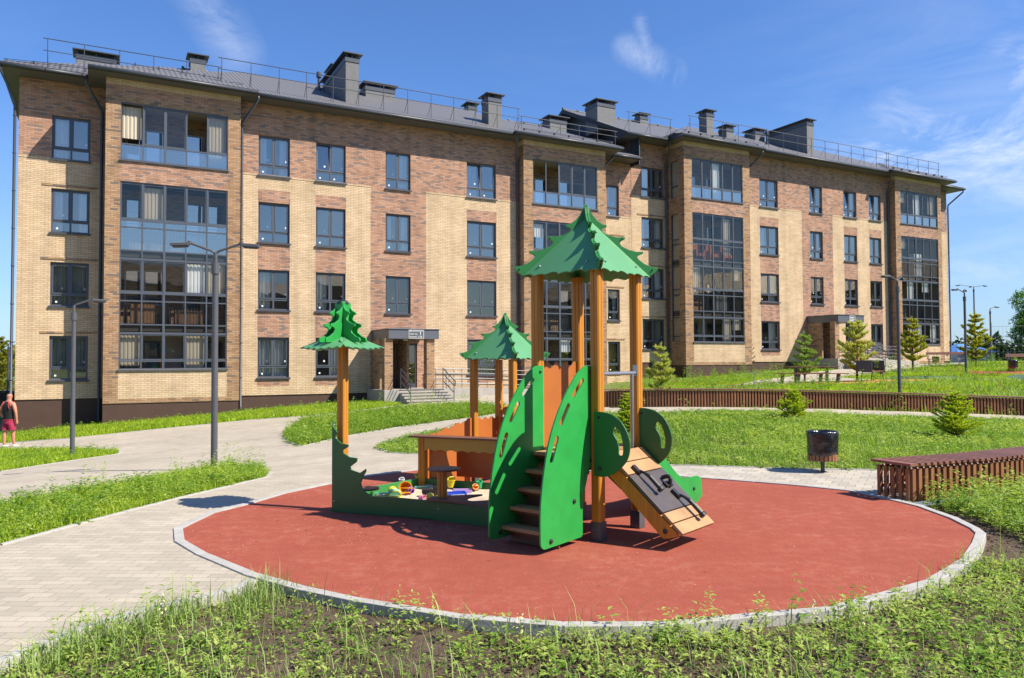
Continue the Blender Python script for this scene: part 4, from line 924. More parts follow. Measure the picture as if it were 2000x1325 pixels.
# tree-shaped fins along the hips and four roof boards
finp = [(0, 3.17), (.03, 3.13), (.06, 3.07), (.11, 3.01), (.16, 2.975), (.204, 2.966), (.20, 2.945), (.165, 2.935), (.15, 2.92), (.17, 2.895), (.23, 2.862), (.31, 2.847), (.385, 2.85), (.383, 2.828), (.345, 2.81), (.33, 2.79), (.35, 2.76), (.42, 2.725), (.50, 2.705), (.566, 2.706), (.563, 2.685), (.52, 2.67), (.505, 2.655), (.52, 2.63), (.58, 2.585), (.65, 2.558), (.71, 2.55), (.713, 2.53), (.69, 2.505), (.65, 2.475), (.61, 2.455)]
def tree_roof(root, C, dirs, k, zt, fm, rm, sc=1.):
    apex = zt
    def zz(z): return apex-(3.17-z)*sc
    q0 = C
    for d in dirs:
        q = MB(); d = Vector(d).normalized()
        out = [(r*sc, zz(z)) for r, z in finp]+[(.56*sc, zz(2.495)), (.0, zz(2.90))]
        nn = Vector((-d.y, d.x, 0))
        for sd in (-.011, .011): q.panel(out, Vector((C.x, C.y, 0))+nn*sd, d, ZV, .017)
        for r, z in ((.66, 2.53), (.36, 2.835)): 
            for s in (1, -1): bolt(q, Vector((C.x, C.y, zz(z)))+d*r*sc+nn*s*.02, nn*s, .008)
        rel(q, 'tree_fin', fm, root, bevel=.003)
    for i in range(4):
        d0 = Vector(dirs[i]).normalized(); d1 = Vector(dirs[(i+1) % 4]).normalized()
        m = (d0+d1).normalized(); side = (d1-d0).normalized(); half = (d1-d0).length/2; cs = (d0+d1).length/2
        rb_ = .635*sc; zb, zt2 = zz(2.462), zz(3.02); r_t = .03*sc
        Pm = lambda r: Vector((C.x, C.y, 0))+m*(r*cs)
        U = side; Vd = (Pm(rb_)+ZV*zb)-(Pm(r_t)+ZV*zt2); Ln = Vd.length; Vd.normalize()
        hb = rb_*half-.006; ht = r_t*half; n = 6; bot = []
        for j in range(n*6+1):
            t = j/(n*6); x = -hb+2*hb*t; bot.append((x, Ln+.012*sc-.022*sc*abs(math.sin(pi*t*n))+(.012*sc if (j//6) % 2 else 0)))
        out = [(-ht, 0)]+bot+[(ht, 0)]
        q = MB(); q.panel(out, Pm(r_t)+ZV*zt2, U, Vd, .012); rel(q, 'roof_board', rm, root, bevel=.002)
        q = MB(); nn = U.cross(Vd).normalized(); nn = nn if nn.z > 0 else -nn
        for sx_ in (-.62, .62): bolt(q, Pm(r_t)+ZV*zt2+Vd*(Ln*.86)+U*(hb*sx_)+nn*.006, nn, .011)
        rel(q, 'roof_bolt', steel, root)
dirs = [(PL_-TC), (PF-TC), (PR-TC), (PB-TC)]
tree_roof(tower, TC, dirs, 0, 3.17, green_f, green_r)
# platform and steps
q = MB(); 
for k in range(5): q.obox(TC+b_*(-.28+.14*k)+ZV*.785, a_*.60, b_*.132, ZV*.03)
rel(q, 'platform', wood_l, tower, bevel=.003)
q = MB(); q.obox(TC-b_*.36+ZV*.70, a_*.58, b_*.02, ZV*.14); q.obox(TC+b_*.36+ZV*.70, a_*.58, b_*.02, ZV*.14); q.obox(TC+a_*.36+ZV*.70, a_*.02, b_*.58, ZV*.14); q.obox(TC-a_*.36+ZV*.70, a_*.02, b_*.58, ZV*.14)
rel(q, 'platform_beam', wood_d, tower)
for k in range(5):
    zt = .155*(k+1)-.0; u_ = .56-.115*k; p = TC-b_*(hh+u_-.0)
    if k < 4 or True:
        q = MB(); q.obox(p+b_*.01+ZV*(zt-.016), a_*.545, b_*.17, ZV*.032); rel(q, 'step', wood_l, tower, bevel=.003)
        q = MB(); q.obox(p+b_*.0+ZV*(zt-.05), a_*.54, b_*.02, ZV*.035); q.obox(p+b_*.06+ZV*(zt-.105), a_*.54, b_*.018, ZV*.15); rel(q, 'riser', wood_d, tower)
Rp = [(.0, 1.585), (.09, 1.585), (.144, 1.571), (.261, 1.5), (.4, 1.36), (.547, 1.17), (.665, .94), (.745, .67), (.79, .39), (.795, .13), (.785, .075), (.75, .048), (.70, .045)]
Rp2 = crom(Rp, 4)+[(.2, .055), (.178, .075), (.175, .29), (.16, .42), (.10, .56), (.07, .66), (0, .66)]
def slot(p, q_, r):
    p = Vector(p); q_ = Vector(q_); d = (q_-p).normalized(); n = Vector((-d.y, d.x)); out = []
    for i in range(9): t = pi*i/8; out.append(tuple(p-d*math.sin(t)*r+n*math.cos(t)*r))
    for i in range(9): t = pi*i/8; out.append(tuple(q_+d*math.sin(t)*r-n*math.cos(t)*r))
    return out
slots = [slot((.165, 1.45), (.30, 1.325), .024), slot((.385, 1.235), (.49, 1.09), .024), slot((.555, .96), (.635, .78), .024)]
for p, s in ((PF-a_*.060, 1), (PL_+a_*.060, -1)):
    q = MB(); q.panel(Rp2, p, -b_, ZV, .016, holes=slots); o = rel(q, 'stair_guard', green_p, tower, bevel=.003)
    q = MB()
    for u_, z_ in ((.31, .39), (.655, .10), (.05, 1.53), (.05, .72)):
        for s2 in (1, -1): bolt(q, p-b_*u_+ZV*z_+a_*(s2*.008), a_*s2, .021 if u_ > .1 else .014)
    c = rel(q, 'bolt_cap', black_p, tower); c.parent = o
# flat green boards beside the post heads of the steps
for p in (PL_, PF):
    q = MB(); q.panel([(-.045, .66), (.045, .66), (.045, 1.54), (.03, 1.585), (-.03, 1.585), (-.045, 1.54)], p-b_*.058+(a_*.0), a_, ZV, .014)
    if p is PL_: rel(q, 'post_board', green_p, tower, bevel=.003)
# orange back board on the far left side
n = 4; top = [(.62-.62*t/24, 1.60+.028*math.sin(2*pi*t/24*n)) for t in range(25)]
q = MB(); q.panel([(0, .79), (.62, .79)]+top, PL_-a_*.0+b_*.035, b_, ZV, .016); rel(q, 'back_board', orange_p, tower, bevel=.003)
# ramp on the right side
ro = PF+a_*.06; w_ = (PR-PF).length-.10; mid = (PF+PR)/2; tp = Vector((0, 0, .80)); d_r = (a_*.88-ZV*.76).normalized(); nr_ = (a_*.76+ZV*.88).normalized()
r0_ = mid+a_*.06+ZV*.80
Lr = .99
for s in (-1, 1):
    q = MB(); o2 = r0_+b_*(s*(w_/2-.0))
    q.panel([(0, -.02), (Lr-.03, -.02), (Lr-.01, -.04), (Lr-.09, -.155), (Lr-.16, -.155), (0, -.13)], o2, d_r, nr_, .035); rel(q, 'ramp_beam', wood_o, tower, bevel=.003)
    q = MB(); bolt(q, o2+d_r*(Lr-.12)-nr_*.09+b_*(s*.018), b_*s, .022); rel(q, 'bolt_cap', black_p, tower)
for k, (x0_, x1_, mt) in enumerate(((.02, .155, wood_l), (.165, .30, wood_l), (.31, .75, ply_m), (.76, .87, wood_l), (.88, .995, wood_l))):
    q = MB(); q.obox(r0_+d_r*((x0_+x1_)/2)+nr_*0, d_r*(x1_-x0_), b_*(w_+.02), nr_*.03); rel(q, 'ramp_plank' if mt is wood_l else 'ramp_plate', mt, tower, bevel=.003)
def grip(x, y, L_, ang):
    c = r0_+d_r*x+b_*y+nr_*.02; dd_ = (d_r*math.cos(ang)+b_*math.sin(ang)).normalized(); q = MB()
    q.obox(c+nr_*.012, dd_*.10, nr_.cross(dd_)*.045, nr_*.03); q.tube([c+dd_*.03+nr_*.03, c+dd_*.08+nr_*.05, c+dd_*.13+nr_*.06, c+dd_*L_+nr_*.055], [.012, .014, .02, .022], 8)
    q.tube([c+dd_*L_+nr_*.055, c+dd_*(L_+.01)+nr_*.055, c+dd_*(L_+.035)+nr_*.055], [.03, .036, .03], 10)
    rel(q, 'climbing_grip', black_p, tower, smooth=False)
grip(.28, -.16, .26, .05); grip(.62, .10, .28, .05)
q = MB(); c = r0_+d_r*.42+b_*.12+nr_*.03; q.tube([c+d_r*t_*.1+nr_*(.06*math.sin(t_*pi)) for t_ in np.linspace(0, 1.05, 9)], .02, 8); q.obox(c+d_r*.08, d_r*.06, b_*.11, nr_*.02); rel(q, 'climbing_grip', black_p, tower)
def guard(p, sgn):
    out = [(.0, .59), (.08, .585)]+crom([(.113, .589), (.191, .617), (.276, .675), (.351, .767), (.376, .883), (.354, .982), (.297, 1.079), (.196, 1.147), (.09, 1.17)], 4)+[(0, 1.17)]
    hole = crom([(.215, 1.04), (.26, 1.02), (.29, .96), (.305, .88), (.30, .80), (.262, .80), (.258, .87), (.24, .93), (.205, .985)], 3, True)
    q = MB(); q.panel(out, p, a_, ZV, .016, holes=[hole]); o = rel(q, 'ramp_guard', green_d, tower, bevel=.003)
    q = MB(); bolt(q, p+a_*.06+ZV*.66-b_*.008, -b_, .02); bolt(q, p+a_*.05+ZV*1.12-b_*.008, -b_, .012); c = rel(q, 'bolt_cap', black_p, tower); c.parent = o
guard(PF-b_*.058, 1); guard(PR-b_*.02+a_*.02, -1)
# tube rail above the ramp
q = MB(); q.tube([PF+a_*.02+ZV*1.51, PR+a_*.02+ZV*1.51], .019, 10); pmid = PF+(PR-PF)*.83+a_*.02; q.tube([pmid+ZV*1.51, pmid+ZV*.62], .019, 10)
for p in (PF+b_*.051, PR-b_*.051): q.obox(p+a_*.02+ZV*1.535, a_*.05, b_*.008, ZV*.11)
rel(q, 'tube_rail', steel, tower, smooth=False)
q = MB(); q.tube([PB+a_*.03-b_*.07+ZV*1.50, PB+a_*.2-b_*.1+ZV*1.44, PB+a_*.2-b_*.1+ZV*1.2], .014, 8); rel(q, 'tube_rail', steel, tower)
# slide at the back right
s0_ = (PR+PB)/2+b_*.06; sd = (b_*1.05-ZV*.62).normalized()
for s in (-1, 1):
    out = [(x*1.4, z) for x, z in crom([(0, .95), (.10, .98), (.28, .80), (.50, .55), (.68, .38), (.82, .335), (.98, .33), (1.05, .29)], 4)+[(1.07, .10), (.98, .03), (.72, .06), (.45, .22), (.2, .45), (.0, .62)]]
    q = MB(); q.panel(out, s0_+a_*(s*.27), b_, ZV, .016); o = rel(q, 'slide_side', green_p, tower, bevel=.003)
    q = MB(); bolt(q, s0_+a_*(s*.27+.009)+b_*1.28+ZV*.20, a_, .02); c = rel(q, 'bolt_cap', black_p, tower); c.parent = o
q = MB(); prf = [(x*1.4, z) for x, z in crom([(0, .80), (.15, .74), (.35, .54), (.55, .34), (.72, .22), (.9, .19), (1.06, .19)], 4)]
for i in range(len(prf)-1):
    (x0_, z0_), (x1_, z1_) = prf[i], prf[i+1]; A_ = s0_+b_*x0_+ZV*z0_; B_ = s0_+b_*x1_+ZV*z1_; w2 = a_*.262; t_ = ZV*-.012
    q.add([A_-w2, A_+w2, B_+w2, B_-w2, A_-w2+t_, A_+w2+t_, B_+w2+t_, B_-w2+t_], [(0, 1, 2, 3), (7, 6, 5, 4), (0, 3, 7, 4), (1, 5, 6, 2)])
rel(q, 'slide_chute', steel, tower)
# ------------------------------------------------------------------ sandbox with tree post and playhouse
SA = Vector((-1.97, 8.45, 0)); SB = Vector((-.80, 7.98, 0)); SC = Vector((-.22, 7.62, 0)); SE = Vector((-.12, 9.05, 0)); SD = Vector((-1.15, 9.52, 0))
sbx = empty('sandbox_playhouse', (-1, 8.7, 0), 0, 'green sandbox with brown counter, small tree roofed playhouse and pine shaped corner post', 'sandbox')
fd = (SB-SA).normalized(); sdir = (SD-SA).normalized()
post(sbx, SA+fd*.035+sdir*.10, fd, Vector((-fd.y, fd.x, 0)), 1.93, foot=False)
def side_xy(px, py):
    d = ray(px, py); n = np.array([-fd.y, fd.x, 0]); k = ((np.array(SA)-CO)@n)/(d@n); P = CO+d*k; return ((P[0]-SA.x)*fd.x+(P[1]-SA.y)*fd.y, P[2])
sp = [(645, 822), (651, 832), (661, 845), (657, 850), (656, 855), (668, 866), (682, 869), (681, 873), (670, 880), (672, 885), (684, 893), (699, 895), (698, 902), (685, 912), (688, 918), (704, 924), (716, 915.5), (716, 921), (711, 930), (706, 944), (708, 952), (716, 962), (728, 970), (760, 975), (843, 982)]
out = [side_xy(*p) for p in sp]; out = [(max(0, x), z) for x, z in out]; xe = (SB-SA).length
out[-1] = (xe, .195); out[-2] = (out[-2][0], .205)
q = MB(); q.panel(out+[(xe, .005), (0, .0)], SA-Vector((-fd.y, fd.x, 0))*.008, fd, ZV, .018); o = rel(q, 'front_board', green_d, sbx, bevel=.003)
q = MB()
for (u_, z_) in ((.03, .95), (.04, .12), (xe+.05, .12)): bolt(q, SA+fd*u_+ZV*z_-Vector((-fd.y, fd.x, 0))*.017, -Vector((-fd.y, fd.x, 0)), .012)
rel(q, 'bolt_cap', steel, sbx)
# same profile on the far-left side board, folding back at the post
ln = (SD-SA).length; k_ = ln/xe
back = [(x*1.05, z) for x, z in out[19:-1] if x*1.05 < ln-.3]
q = MB(); q.panel(crom([(0, .48), (.10, .33), (.22, .235), (.42, .20), (ln, .20)], 5)+[(ln, .0), (0, 0)], SA, sdir, ZV, .018); rel(q, 'side_board', mat('mid_green_panel', (.05, .24, .06), .45, ns=2, na=.08), sbx, bevel=.003)
def board(p0, p1, z0, z1, m, name, th=.018, top=None):
    d = (p1-p0); L_ = d.length; q = MB(); q.panel([(0, z0), (L_, z0)]+(top(L_) if top else [(L_, z1), (0, z1)]), p0, d, ZV, th); return rel(q, name, m, sbx, bevel=.003)
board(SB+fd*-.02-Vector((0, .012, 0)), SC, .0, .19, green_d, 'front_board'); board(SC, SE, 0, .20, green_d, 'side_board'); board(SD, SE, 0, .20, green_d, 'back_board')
# seats: brown corner board and the small round table on its post
def poly_slab(pts2, z, th, m, name, root=sbx):
    q = MB(); q.panel(pts2, (0, 0, z), (1, 0, 0), (0, 1, 0), th); return rel(q, name, m, root, bevel=.004)
nf = Vector((-fd.y, fd.x, 0))
c1 = SB-fd*.08-nf*.05; c2 = SC+Vector((.22, -.14, 0)); c3 = SC+Vector((.2, .35, 0))
arc = crom([tuple((SC+Vector((.06, .30, 0)))[:2]), tuple((SC+Vector((-.20, .22, 0)))[:2]), tuple((SC+Vector((-.24, .42, 0)))[:2]), tuple((SC+Vector((-.1, .62, 0)))[:2])], 5)
poly_slab([tuple(c1[:2]), tuple(c2[:2]), tuple(c3[:2])]+arc+[tuple((SB+fd*.0+nf*.2)[:2]), tuple((SB-fd*.1+nf*.12)[:2])], .208, .02, wood_d, 'corner_seat')
q = MB(); pp = SB+fd*.03+nf*.10; post(sbx, pp, fd, nf, .50, .085, .2, False)
q = MB(); q.lathe([(0.001, .50), (.17, .50), (.172, .51), (.17, .52), (.001, .521)], pp+Vector((.02, 0, 0)), 32); rel(q, 'round_table', wood_d, sbx)
q = MB(); q.lathe([(0.001, .0), (.13, .0), (.13, .02), (.001, .021)], Vector((-1.62, 8.62, .21)), 24); rel(q, 'corner_seat', wood_d, sbx)
# counter
cd = (SE-SD).normalized(); cn = Vector((-cd.y, cd.x, 0))
q = MB(); q.panel([(-.10, -.10), (1.22, -.10), (1.22, .12), (-.10, .12)], SD+ZV*.715, cd, cn, .02); rel(q, 'counter_top', wood_d, sbx, bevel=.004)
post(sbx, SD+cd*.05, cd, cn, .705, .095, 0, False)
n = 7; wav = [(1.15-1.04*t/42, .545+.022*abs(math.sin(pi*t/42*n))*(1)) for t in range(43)]
q = MB(); q.panel([(.11, .705), (1.15, .705)]+wav, SD-cn*.06, cd, ZV, .014); rel(q, 'counter_fascia', yellow_p, sbx, bevel=.002)
q = MB(); q.panel(crom([(.12, .19), (.44, .19), (.42, .30), (.38, .42), (.36, .50)], 4)+[(.36, .60), (.12, .60)], SD+cn*.04, cd, ZV, .014); rel(q, 'counter_board', orange_p, sbx, bevel=.002)
q = MB(); q.panel([(.36, .20), (1.05, .20), (1.05, .62), (.36, .62)], SD+cn*.30, cd, ZV, .014); rel(q, 'inner_board', orange_p, sbx, bevel=.002)
# playhouse posts and roof
HC = Vector((-.09, 10.4, 0)); hf = Vector((.11, -.475, 0)); hl = Vector((-.475, -.11, 0)); ks = .89
ha = (hf-hl).normalized(); hb_ = (-hf-hl).normalized()
hp = [HC+hl*ks, HC+hf*ks, HC-hl*ks, HC-hf*ks]
for p in hp: post(sbx, p, ha, hb_, 1.66, .09)
tree_roof(sbx, HC, [hl, hf, -hl, -hf], 0, 2.29, green_f, green_r, .875)
p0 = SD+cn*.10; p1 = hp[0]; d = (p1-p0); L_ = d.length
stp = []
for k in range(4):
    x = L_*(1-k/4); z = .87-.05*k
    stp += [(x-.02, z-.01), (x-.06, z+.015), (x-L_/8, z+.01), (x-L_/6, z-.02), (x-L_/4+.02, z-.03)]
q = MB(); q.panel([(0, .02), (L_, .02), (L_, .88)]+stp+[(0, .67)], p0, d, ZV, .016); rel(q, 'wall_board', orange_p, sbx, bevel=.002)
def wavy(p0, p1, z0, z1, n, m=orange_p, amp=.018):
    d = p1-p0; L_ = d.length; top = [(L_-L_*t/(6*n), z1+amp*math.sin(2*pi*t/6)) for t in range(6*n+1)]
    q = MB(); q.panel([(0, z0), (L_, z0)]+top, p0, d, ZV, .016); rel(q, 'wall_board', m, sbx, bevel=.002)
wavy(hp[0], hp[3], .05, .86, 4); wavy(hp[3], hp[2], .05, .86, 4)
q = MB()
for k in range(3): q.tube([hp[3]+Vector((.07+.0*k, -.35+.035*k, 1.0)), hp[3]+Vector((.095, -.35+.035*k, 1.0))], [.06, .06], 12)
q2 = MB(); 
for k in range(4): q2.lathe([(.03, 0), (.075, .004), (.075, .022), (.03, .026)], hp[3]+ha*(.1+.03*k)+ZV*.95, 16, axis=Matrix((hb_, ZV, ha)).transposed())
q2.tube([hp[3]+ZV*.95, hp[3]+ha*.6+ZV*.95], .012, 6); rel(q2, 'bead_rail', yellow_p, sbx, smooth=False)
# sign-like tree top on the corner post
TP = SA+fd*.035+sdir*.10
q = MB(); q.lathe([(.07, 2.27), (.07, 2.285), (.05, 2.31), (.02, 2.325), (.001, 2.33)], TP, 14); rel(q, 'post_cap', black_p, sbx)
fp = [(.045, 2.30), (.06, 2.25), (.10, 2.20), (.155, 2.175), (.15, 2.16), (.115, 2.15), (.105, 2.125), (.12, 2.09), (.17, 2.06), (.235, 2.045), (.232, 2.02), (.19, 2.01), (.17, 1.985), (.19, 1.95), (.25, 1.91), (.30, 1.895), (.31, 1.87), (.30, 1.845), (.05, 1.85)]
base_ang = math.atan2(-TP.y, -TP.x)+.0
for k in range(4):
    an = base_ang+pi/4*1.0+k*pi/2; d = Vector((math.cos(an), math.sin(an), 0))
    q = MB()
    for sd2 in (-.048, .048): q = MB(); q.panel(fp+[(.0, 1.85), (.0, 2.30)], TP+Vector((-d.y, d.x, 0))*sd2, d, ZV, .018); rel(q, 'tree_fin', green_p, sbx, bevel=.003)
q = MB()
for k in range(4):
    an = base_ang+pi/4+k*pi/2; d = Vector((math.cos(an), math.sin(an), 0)); q.panel([(-.052, 1.84), (.052, 1.84), (.06, 2.28), (-.06, 2.28)], TP+d*.058, (-d.y, d.x, 0), ZV, .014)
rel(q, 'tree_trunk', green_p, sbx, bevel=.002)
for k in range(4):
    an = base_ang+pi/4+k*pi/2; d = Vector((math.cos(an), math.sin(an), 0)); sd_ = Vector((-d.y, d.x, 0)); q = MB()
    o2 = []
    for t in range(25):
        x = -.30+.60*t/24; y = .425-.035*abs(x)/.3*1.5-(.03 if t % 4 in (1, 2) else 0); o2.append((x, y))
    pts_ = [(-.05, .03)]+[(-.20, .16)]+o2+[(.20, .16), (.05, .03)]
    q.panel(pts_, TP+ZV*1.93, sd_, (d+ZV*-.42), .014); rel(q, 'roof_board', green_r, sbx, bevel=.002)
# sand
def noise2(x, y, sc, seed=0):
    v = Vector((x*sc+seed, y*sc-seed, seed*.7)); 
    from mathutils import noise as nz
    return nz.noise(v)
sp_ = [SA+(SB-SA)*0+Vector((.05, .05, 0)), SB+nf*.02, SC+Vector((0, .02, 0)), SE, SD]
P2 = [tuple(p[:2]) for p in sp_]; g_ = [Vector((x, y)) for x in np.arange(-2, .2, .045) for y in np.arange(7.5, 9.7, .045) if pip(x, y, P2)]
b0 = [Vector(p) for p in P2]; v2, e2, f2, *_ = delaunay_2d_cdt(b0+g_, [(i, (i+1) % 5) for i in range(5)], [], 0, 1e-5)
def sandz(x, y): return .07+.035*noise2(x, y, 2.2, 3)+.03*noise2(x, y, 6, 5)+.012*noise2(x, y, 16, 9)+.05*max(0, (y-8.6+(x+1)*.45))
q = MB(); q.v = [(v.x, v.y, sandz(v.x, v.y)) for v in v2]; q.f = [tuple(f) for f in f2 if pip(sum(v2[i].x for i in f)/3, sum(v2[i].y for i in f)/3, P2)]; q.m = [0]*len(q.f)
rel(q, 'sand', sand_m, sbx, smooth=True)
# toys in the sand
def pl(name, col, r=.35): return mat(name, col, r, spec=.5)
ty, to_, tpu, tpk, tmi, tbl, tgr, tbk = pl('yellow_plastic', (.75, .62, .02)), pl('orange_plastic', (.80, .30, .02)), pl('purple_plastic', (.16, .04, .38)), pl('pink_plastic', (.75, .25, .40)), pl('mint_plastic', (.18, .60, .48)), pl('blue_plastic', (.02, .07, .50)), pl('green_plastic', (.03, .42, .16)), pl('black_plastic', (.02, .02, .02))
def sxy(px, py): 
    q_ = gz(px, py, .08); return Vector((q_[0], q_[1], sandz(*q_)))
def toy(name, label, cat, px, py, group=None):
    p = sxy(px, py); e_ = empty(name, p, 0, label, cat, group); e_.scale = (1.4,)*3; return e_, p
def bucket(root, p, r, h, tilt, az, m, rim=None):
    R3 = Matrix.Rotation(az, 3, 'Z') @ Matrix.Rotation(tilt, 3, 'X'); q = MB()
    q.lathe([(.001, 0), (r*.72, 0), (r, h), (r*1.08, h), (r*1.08, h+.006), (r*.94, h+.006), (r*.68, .008), (.001, .008)], (0, 0, r*.6), 20, axis=R3)
    o = q.build('body', m, root, smooth=False)
    if rim: q = MB(); q.lathe([(r*1.02, h*.72), (r*1.09, h*.75), (r*1.09, h*.9), (r*1.02, h*.93)], (0, 0, r*.6), 20, axis=R3); q.build('band', rim, root)
    q = MB(); q.tube([R3 @ Vector((r*1.05*math.cos(t), .0, h+r*.8*math.sin(t)))+Vector((0, 0, r*.6)) for t in np.linspace(0, pi, 9)], .004, 5); q.build('handle', m, root)
r_, p = toy('toy_bucket', 'yellow toy bucket with mint band tipped over in the sand', 'toy bucket', 766, 966); bucket(r_, p, .055, .11, 1.9, .35, ty, tmi)
r_, p = toy('toy_bucket', 'orange yellow toy bucket lying with its opening towards the viewer', 'toy bucket', 797, 962); bucket(r_, p, .055, .09, 1.35, -.1, to_)
r_, p = toy('toy_cup', 'purple toy cup lying beside the orange bucket', 'toy cup', 798, 965); bucket(r_, p, .028, .045, 1.1, .7, tpu)
r_, p = toy('toy_cup', 'small yellow toy cup near the back edge of the sandbox', 'toy cup', 818, 952); bucket(r_, p, .035, .045, .2, .2, ty)
r_, p = toy('toy_cup', 'green toy cup in the sand near the stair guard', 'toy cup', 936, 964); bucket(r_, p, .028, .05, .1, 0, tgr)
r_, p = toy('toy_cup', 'pink toy cup in the sand left of the round table', 'toy cup', 819, 974); bucket(r_, p, .025, .04, 1.4, 1.2, tpk)
r_, p = toy('toy_cup', 'white toy cup standing between the yellow bucket and the back board', 'toy cup', 785, 955); bucket(r_, p, .025, .04, .1, 0, sticker_m)
r_, p = toy('toy_bucket', 'small yellow toy bucket in the sand right of the round table post', 'toy bucket', 880, 962); bucket(r_, p, .035, .06, .2, .5, ty)
r_, p = toy('toy_cup', 'orange toy cup next to the green cup', 'toy cup', 926, 965); bucket(r_, p, .025, .04, .9, .4, to_)
def blobs(root, lst, m):
    q = MB()
    for (x, y, z, r) in lst: q.lathe([(r*math.sin(t), -r*math.cos(t)) for t in np.linspace(.05, pi-.05, 7)], (x, y, z), 10)
    return q.build('body', m, root, smooth=True)
r_, p = toy('sand_mould', 'pink flower shaped sand mould beside the black toy truck', 'sand mould', 838, 973); blobs(r_, [(.02*math.cos(t), .02*math.sin(t), .015, .017) for t in np.linspace(0, 5, 5)], tpk)
r_, p = toy('toy_ball', 'yellow toy ball by the corner post of the sandbox', 'toy ball', 840, 978); blobs(r_, [(0, 0, .03, .032)], ty)
def shovel(label, px, py, az, m, L_=.14):
    r_, p = toy('toy_shovel', label, 'toy shovel', px, py); d = Vector((math.cos(az), math.sin(az), 0)); n = Vector((-d.y, d.x, 0)); q = MB()
    q.tube([d*-.5*L_+ZV*.015, d*.1*L_+ZV*.02], .007, 6); q.obox(d*-.5*L_+ZV*.015, d*.015, n*.04, ZV*.012); q.build('handle', m, r_)
    q = MB(); q.panel([(0, -.018), (.05, -.022), (.065, 0), (.05, .022), (0, .018)], d*.1*L_+ZV*.02, d, n, .005); q.build('blade', m, r_)
shovel('orange toy shovel lying between the two buckets', 782, 968, .2, to_, .16); shovel('mint toy shovel at the left of the sand', 749, 971, .15, tmi, .12); shovel('yellow toy shovel lying in front of the buckets', 766, 973, .1, ty, .13); shovel('small mint toy rake behind the purple cup', 822, 957, -.1, tmi, .09)
r_, p = toy('toy_truck', 'black toy truck half hidden by the round table post', 'toy truck', 841, 969); q = MB(); q.box((-.07, -.03, .02), (.07, .03, .05)); q.box((.02, -.028, .05), (.06, .028, .075)); q.build('body', tbk, r_, bevel=.005)
for x in (-.045, .045):
    for y in (-.033, .033): q = MB(); q.tube([(x, y-.006, .018), (x, y+.006, .018)], .018, 12); q.build('wheel', tbk, r_)
r_, p = toy('toy_box', 'blue toy box with white lettering strip in the sand', 'toy box', 892, 972); r_.rotation_euler = (0, 0, .25); q = MB()
q.box((-.075, -.05, 0), (.075, .05, .012)); q.box((-.075, -.05, .012), (.075, -.044, .045)); q.box((-.075, .044, .012), (.075, .05, .045)); q.box((-.075, -.044, .012), (-.069, .044, .045)); q.box((.069, -.044, .012), (.075, .044, .045)); q.build('body', tbl, r_, bevel=.002)
q = MB(); q.box((-.055, -.0525, .016), (.055, -.0501, .032)); q.build('lettering_strip', sticker_m, r_)
r_, p = toy('toy_tray', 'lilac toy tray behind the blue toy box', 'toy tray', 903, 967); q = MB(); q.box((-.08, -.04, 0), (.08, .04, .012)); q.box((-.08, -.04, .012), (.08, -.035, .03)); q.box((-.08, .035, .012), (.08, .04, .03)); q.build('body', pl('lilac_plastic', (.5, .35, .62)), r_, bevel=.002)
# ------------------------------------------------------------------ slatted benches
def slat_bench(label, cat, front, depth, hgt, slat, gap, root_name='slatted_bench', left_end=True, side=1):
    """box bench along a polyline: vertical slats on the front and ends, top boards running across"""
    P = [Vector((p[0], p[1], 0)) for p in front]; root = empty(root_name, (P[0].x, P[0].y, tz(P[0].x, P[0].y)), 0, label, cat)
    # arc-length sampling
    cum = [0]
    for i in range(1, len(P)): cum.append(cum[-1]+(P[i]-P[i-1]).length)
    def at(s):
        for i in range(1, len(P)):
            if s <= cum[i] or i == len(P)-1:
                t = (s-cum[i-1])/(cum[i]-cum[i-1]); return P[i-1].lerp(P[i], t), (P[i]-P[i-1]).normalized()
    L_ = cum[-1]; n = int(L_/(slat+gap)); F = MB(); Tm = MB(); In = MB(); pv = None
    nd = []
    for k in range(n):
        s = (k+.5)*(slat+gap); p, d = at(s)
        if pv is not None: d = (pv*.8+d*.2).normalized()
        pv = d; nn = Vector((-d.y, d.x, 0))*side; z = tz(p.x, p.y)
        F.obox(p+nn*.02+ZV*(z+hgt/2-.03), d*slat, nn*.035, ZV*(hgt-.05)); nd.append((p, d, nn, z))
        if k % 1 == 0: F.obox(p+nn*(depth-.02)+ZV*(z+hgt/2-.03), d*slat, nn*.035, ZV*(hgt-.05)) if root_name == 'slatted_bench' and slat > .04 else None
        Tm.obox(p+nn*(depth/2-.01)+ZV*(z+hgt), d*(slat*1.15), nn*(depth+.04), ZV*.03)
    for k in range(0, n-3, 3):
        a, b = nd[k], nd[min(k+3, n-1)]; p, q_ = a[0]+a[2]*.075, b[0]+b[2]*.075; dd2 = q_-p; In.obox((p+q_)/2+ZV*(a[3]+hgt/2-.03), dd2*1.02, a[2]*.012, ZV*(hgt-.1))
    for k in range(0, n-6, 6):
        a, b = nd[k], nd[min(k+6, n-1)]; 
        for off in (.06, depth-.06):
            p, q_ = a[0]+a[2]*off, b[0]+b[2]*off
            for zz_ in (.12, hgt-.06): In.tube([p+ZV*(a[3]+zz_), q_+ZV*(b[3]+zz_)], .02, 4)
    if left_end:
        p, d, nn, z = nd[0]; m_ = int(depth/(slat+gap))
        for k in range(m_): F.obox(p-d*(slat*.9)+nn*(depth*(k+.5)/m_)+ZV*(z+hgt/2-.03), nn*slat*.9, d*.03, ZV*(hgt-.05))
        Tm.obox(p-d*(slat*1.0+.02)+nn*(depth/2-.01)+ZV*(z+hgt), d*.075, nn*(depth+.06), ZV*.03)
    rel(F, 'side_slats', wood_b, root); rel(Tm, 'seat_slats', wood_bt, root); rel(In, 'frame', wood_d, root)
    return root
